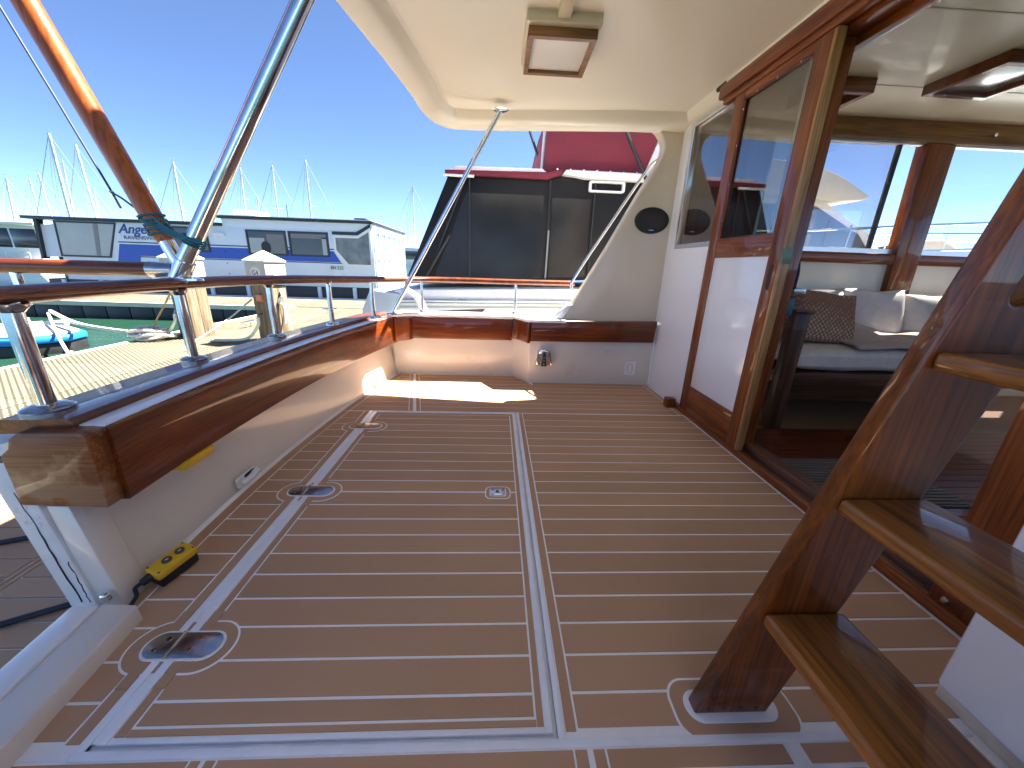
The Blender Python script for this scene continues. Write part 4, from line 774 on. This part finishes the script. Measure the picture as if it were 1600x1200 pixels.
for x in (-5.73,-5.48,-11.55): lathe('vent', [(.0001,.012),(.05,.012),(.055,0)], (x,HY,.45 if x > -6 else .62), DULLST, hb_, axis=(0,-1,0), seg=14)
for z in (.75,.95,1.15,.3,.4): lathe('rivet', [(.0001,.01),(.02,.008),(.02,0)], (-9.45,HY,z), DARKTRIM, hb_, axis=(0,-1,0), seg=8)
# glazed end
for i in range(6):
    y0 = HY+.05+i*.74; o = holed('end_frame', [(y0,.05),(y0+.73,.05),(y0+.73,2.12),(y0,2.12)], [[(y0+.07,.85),(y0+.66,.85),(y0+.66,1.95),(y0+.07,1.95)]], 'x', -4.35, -4.30, NBWHITE, hb_); box('pane', -4.33, -4.325, y0+.06, y0+.67, .84, 1.96, VINYL, o, bev=0)

# ================================================================ NEIGHBOURING CRUISER (black canopy, maroon dodger)
nb = thing('motor_cruiser', (2,5.6,-.7), 'white motor cruiser with black mesh canopy and maroon dodger alongside', 'boat')
MESH = plain('black_mesh_canvas', (.009,.009,.010), .55, var=.35, scale=2.2, bump=.15, bscale=5, spec=.25)
CLEARB = plain('smoked_vinyl_panel', (.014,.015,.018), .22, var=.5, scale=1.3, bump=.12, bscale=3, spec=.25)
hp = [(-1.62,-.8),(-1.62,.36),(-1.40,.50),(6.5,.80),(11.5,1.25),(10.6,-.8)]
prism('hull', hp, 'y', 4.86, 8.6, NBWHITE, nb, bev=.03)
prism('topside', [(-1.35,.50),(-1.30,.66),(6.5,.92),(11.2,1.30),(11.2,1.2),(6.5,.78)], 'y', 4.90, 8.5, NBWHITE, nb, bev=.02)
tube('rub_rail', [(-1.6,4.85,.52),(2,4.85,.585),(6.5,4.85,.80)], .028, ALU, nb, seg=10); prism('cove_stripe', [(-1.55,.43),(6.0,.60),(6.0,.625),(-1.55,.455)], 'y', 4.852, 4.87, plain('grey_green_stripe', (.35,.38,.34), .5), nb)
prism('hull_window', [(-1.0,.315),(-.20,.37),(-.14,.45),(-.95,.40)], 'y', 4.851, 4.87, plain('maroon_dark', (.05,.012,.014), .4), nb)
prism('transom_block', [(-1.70,-.2),(-1.25,-.2),(-1.22,.62),(-1.58,.66),(-1.70,.40)], 'y', 4.80, 8.0, plain('grey_boat_moulding', (.45,.50,.55), .4), nb, bev=.03)
prism('canopy', [(-1.24,.72),(-.62,2.06),(2.05,2.10),(2.05,.88)], 'y', 5.20, 8.0, MESH, nb, bev=.012)
for k, (a, b) in enumerate(((( -.86,-.42),(.62,.62)),((.66,.66),(1.22,1.22)))):
    prism('clear_panel', [(a[0]+.02,.80),(b[0]-.03,.84),(b[1]-.03,1.86),(a[1]+.02,1.86)] if k == 0 else [(.70,.86),(1.20,.88),(1.20,1.84),(.70,1.84)], 'y', 5.192, 5.202, CLEARB, nb)
for x0, x1 in ((-.93,-.40),(-.36,-.36),(.66,.66),(1.24,1.24)): tube('canopy_seam', [(x0,5.186,.80),(x1,5.186,2.04)], .012, BLACK, nb, seg=8)
tube('canopy_pole', [(.66,5.17,.85),(.67,5.17,1.45)], .012, plain('grey_zip', (.25,.25,.27), .5), nb, seg=6); tube('inner_frame', [(-.95,5.17,.80),(-.62,5.17,1.35)], .02, BLACK, nb, seg=6)
prism('canopy_edge', [(-.66,2.05),(-.66,2.10),(.62,2.12),(.80,2.16),(.80,2.10),(.62,2.04)], 'y', 5.14, 8.1, MAROON, nb, bev=.012); tube('canopy_piping', [(-.68,5.15,2.04),(-.3,5.13,2.03)], .016, NBWHITE, nb, seg=8)
prism('canopy_top', [(-.62,2.10),(.60,2.125),(.55,2.16),(-.5,2.15)], 'y', 5.18, 8.0, NBWHITE, nb)
dd = prism('dodger', [(.58,2.14),(.60,2.62),(.72,3.2),(2.2,3.2),(2.02,2.60),(1.86,2.14)], 'y', 5.25, 7.8, MAROON, nb, bev=.03)
for i in range(7): lathe('snap', [(.0001,.008),(.012,.006),(.013,0)], (.75+i*.17,5.25,2.18), CHROME, dd, axis=(0,-1,0), seg=8)
prism('hardtop_edge', [(.80,2.10),(.84,2.15),(2.6,2.14),(2.6,2.05),(1.1,2.06)], 'y', 5.10, 8.0, NBWHITE, nb, bev=.014)
prism('dodger_side', [(1.86,2.14),(2.02,2.60),(2.2,3.1),(2.6,3.1),(2.3,2.14)], 'y', 5.26, 7.9, NBWHITE, nb, bev=.02)
holed('vent_frame', stadium(1.38,1.985,.46,.13,p=.03), [stadium(1.38,1.985,.40,.085,p=.02)], 'y', 5.15, 5.20, NBWHITE, nb); box('strut_block', 1.86, 2.0, 5.12, 5.22, 1.93, 2.06, NBWHITE, nb, bev=.01)
tube('strut', [(1.48,5.05,2.62),(1.87,5.08,2.03)], .022, BLACK, nb, seg=8); tube('strut_end', [(1.86,5.07,2.05),(2.05,5.08,1.70)], .03, ALU, nb, seg=8)
tube('aerial', [(.36,6.5,3.2),(.66,6.5,2.5)], .022, BLACK, nb, seg=6)
prism('mast_arch', [(.56,2.15),(.60,2.15),(.66,3.2),(.60,3.2)], 'y', 5.5, 5.6, NBWHITE, nb)
# forward superstructure seen through the saloon windows
prism('cabin_side', [(2.05,.9),(2.05,2.05),(4.35,1.95),(5.1,1.58),(5.8,.98)], 'y', 5.25, 7.8, NBWHITE, nb, bev=.02); prism('cabin_window', [(2.6,1.2),(2.6,1.90),(4.25,1.88),(4.95,1.55),(5.3,1.2)], 'y', 5.235, 5.252, WINDARK, nb)
prism('cabin_top', [(2.05,2.04),(2.05,2.40),(3.9,2.34),(4.35,2.20),(4.78,1.99),(4.70,1.94),(4.3,1.92)], 'y', 5.05, 7.9, plain('cream_hardtop', (.72,.66,.55), .4), nb, bev=.02)
for i in range(5): tube('window_bar', [(2.8+i*.42,5.225,1.2),(2.8+i*.42,5.225,1.84-.12*max(0,i-3))], .014, DARKTRIM, nb, seg=6)
tube('side_rail', [(2.4,4.95,1.50),(4.09,4.95,1.55),(5.4,4.95,1.66),(7.2,4.95,1.78),(9.5,5.4,1.92)], .016, CHROME, nb, seg=8); tube('side_rail', [(4.6,4.95,1.30),(7.2,4.95,1.45),(9.5,5.4,1.6)], .012, CHROME, nb, seg=8)
for x in (2.6,3.5,4.5,5.4,6.4,7.4,8.6): tube('rail_post', [(x,4.95,.75+.05*x*.5),(x+.05,4.95,1.5+.05*x*.6)], .013, CHROME, nb, seg=6)
# white fender arm between the boats
fa = thing('white_fender_arm', (-.74,4.3,.3), 'white bent plastic arm beside the slim roof pole', 'fender'); tube('arm', spline([(-.97,4.2,.70),(-.86,4.2,.62),(-.80,4.2,.48),(-.72,4.2,.30)], 6), [.035]*6+[.045]*6+[.05]*7, NBWHITE, fa, seg=12)

# other cruiser beyond, seen through the right saloon window
ob = thing('moored_yacht', (11,8.2,-.7), 'white yacht bow with tan covers seen through the right saloon window', 'boat')
prism('hull', [(6,-.8),(6,1.0),(16,1.6),(15,-.8)], 'y', 9.2, 12, NBWHITE, ob, bev=.03); prism('cabin', [(8.6,1.1),(9.4,1.75),(10.2,1.95),(13,1.95),(13.6,1.3)], 'y', 9.6, 11.6, NBWHITE, ob, bev=.03); prism('cabin_window', [(9.2,1.4),(9.6,1.72),(10.3,1.86),(10.3,1.4)], 'y', 9.58, 9.61, WINDARK, ob)
prism('tan_cover', [(9.7,1.3),(10.2,1.9),(11.0,1.95),(12.2,1.4)], 'y', 9.3, 9.55, plain('tan_canvas', (.50,.36,.22), .8, var=.15, scale=3), ob, bev=.05); tube('rail', [(7.5,9.25,1.85),(10,9.25,2.05),(13,9.25,2.15)], .02, CHROME, ob, seg=8)
for x in (8,9.5,11,12.5): tube('rail_post', [(x,9.25,1.1),(x,9.25,1.9+.05*(x-8))], .016, CHROME, ob, seg=6)

# white motor boat at far left
wl = thing('motor_boat', (-23,18,-.7), 'white motor boat with dark windows and railing at the far left edge', 'boat')
prism('hull', [(-30,-.8),(-30,.25),(-20.6,.30),(-19.8,-.8)], 'y', 18, 22, NBWHITE, wl, bev=.05); box('cabin', -29.5, -20.6, 18.5, 21.8, .25, 2.0, NBWHITE, wl, bev=.05); box('roof', -29.8, -20.1, 18.1, 22, 1.98, 2.12, NBWHITE, wl, bev=.05)
for x in (-23.9,-22.75,-21.6): box('window', x, x+1.05, 18.47, 18.51, 1.05, 1.85, WINDARK, wl, bev=.02)
for z in (.45,.65,.85): tube('rail', [(-29,18.05,z),(-20.6,18.05,z)], .02, NBWHITE, wl, seg=6)
for i in range(9): tube('rail_post', [(-28.6+i*1.0,18.05,.25),(-28.6+i*1.0,18.05,.86)], .022, NBWHITE, wl, seg=6)

# ================================================================ SAILBOATS (masts above the roof line)
MASTM = plain('pale_mast', (.62,.62,.60), .4, metal=.3, var=.1, scale=1); WIRE = plain('rigging_wire', (.25,.27,.30), .5)
def sail(tx, D, tz, bx, lab, r=.075, spread=(.62,), dark=False):
    t = thing('sailboat', (bx,D,-.75), lab, 'sailboat', 'moored sailboats'); lean = (tx-bx)/(tz-3.5)
    b = Vector((tx-lean*(tz+.2), D, -.2)); tp = Vector((tx,D,tz))
    me = prism('hull', [(b.x-4.2,-.9),(b.x-4.5,.35),(b.x+5.2,.55),(b.x+4.2,-.9)], 'y', D-1.2, D+1.2, NBWHITE, t, bev=.1); prism('coachroof', [(b.x-2.2,.4),(b.x-1.9,.85),(b.x+2,.85),(b.x+2.8,.5)], 'y', D-.7, D+.7, NBWHITE, t, bev=.05)
    m = tube('mast', [b, tp], [r*1.15, r*.8], MASTM, t, seg=8); tube('boom', [b+Vector((0,0,1.5)), b+Vector((-3.6,0,1.6))], .07, MASTM, t, seg=8)
    for s_ in spread:
        c = b.lerp(tp, s_); tube('spreader', [c+Vector((-.75,0,.02)), c+Vector((.75,0,.02))], .022, MASTM, m, seg=6)
        for q in (-1,1): tube('shroud', [tp+Vector((0,0,-.1)), c+Vector((.75*q,0,.02)), b+Vector((1.1*q,0,.7))], .012, WIRE, t, seg=4)
    tube('stay', [tp, b+Vector((5.0,0,.7))], .018, WIRE, t, seg=4); tube('stay', [tp, b+Vector((-4.4,0,.6))], .03 if dark else .014, WIRE, t, seg=4)
    tube('masthead_aerial', [tp, tp+Vector((0,0,.5))], .012, WIRE, t, seg=4); tube('wind_vane', [tp+Vector((-.3,0,.25)), tp+Vector((.25,0,.3))], .015, WIRE, t, seg=4)
for a in ((-38.39,38,10.46,-38.7,'sailboat with the tallest mast at the far left of the skyline',.13,(.42,.66),True),(-42.21,44,11.06,-42.2,'sailboat mast second tallest, just right of the tallest on the left',.12,(.5,),True),(-49.93,50,10.82,-50.5,'thin mast just right of the tallest left mast',.075,(.4,.66),False),
          (-59.64,55,9.6,-59.8,'short plain mast leftmost of the left cluster',.085,(.6,),False),(-49.8,47,8.89,-49.9,'plain mast between the leftmost mast and the tallest one',.075,(.6,),False),(-31.66,42,9.52,-31.9,'mast with spreaders between the timber boom and the steel brace',.12,(.55,),True),
          (-47.55,58,10.69,-47.7,'mast mostly hidden behind the timber boom',.08,(.7,),False),(-27.8,46,10.07,-28.1,'mast with a crossbar just right of the steel brace',.09,(.40,.7),False),(-34.52,60,9.33,-34.7,'very short mast tip right of the steel brace',.07,(.5,),False),(-25.45,48,10.86,-25.6,'slim mast in the middle of the open sky',.085,(.6,),True),
          (-20.35,45,10.87,-20.5,'white mast rightmost above the houseboat roof',.10,(.6,),False),(-10.69,52,10.12,-10.8,'lone mast with wide rigging right of the houseboat',.07,(.72,.5),False),(-54,57,9.0,-54.3,'small mast behind the boom left of the lashing',.06,(.6,),False),(-45.38,40,7.2,-45.9,'mast at the very left edge of the photo',.09,(.5,),False),(-62.5,62,8.0,-62.7,'short distant mast with crossed aerial at the left',.06,(.75,),False)):
    sail(a[0], a[1], a[2], a[3], a[4], a[5], a[6], a[7])
# far shore
sh = prism('far_shore', [(-1400,-.8),(1400,-.8),(1400,3),(600,5),(200,3.4),(-100,4.6),(-500,3.2),(-900,5.5),(-1400,4)], 'y', 900, 930, plain('hazy_shore', (.16,.20,.20), .9)); tag(sh, 'low distant shoreline', 'shore', kind='structure')
for i, (x, y, l_) in enumerate(((-6.2,34,7),(-3.9,42,9))):
    t = thing('far_boat', (x,y,-.7), ('small white boat just right of the houseboat stern' if i == 0 else 'white boat behind, further out past the houseboat stern'), 'boat'); prism('hull', [(x-l_/2,-.8),(x-l_/2-.3,.5),(x+l_/2+.6,.8),(x+l_/2,-.8)], 'y', y, y+2.5, NBWHITE, t, bev=.05); prism('cabin', [(x-l_/3,.5),(x-l_/3+.2,2.2),(x+l_/5,2.2),(x+l_/3,.8)], 'y', y+.3, y+2.2, NBWHITE, t, bev=.05); prism('window', [(x-l_/3+.4,1.2),(x-l_/3+.45,1.9),(x+l_/5-.2,1.9),(x+l_/4,1.2)], 'y', y+.27, y+.31, WINDARK, t)
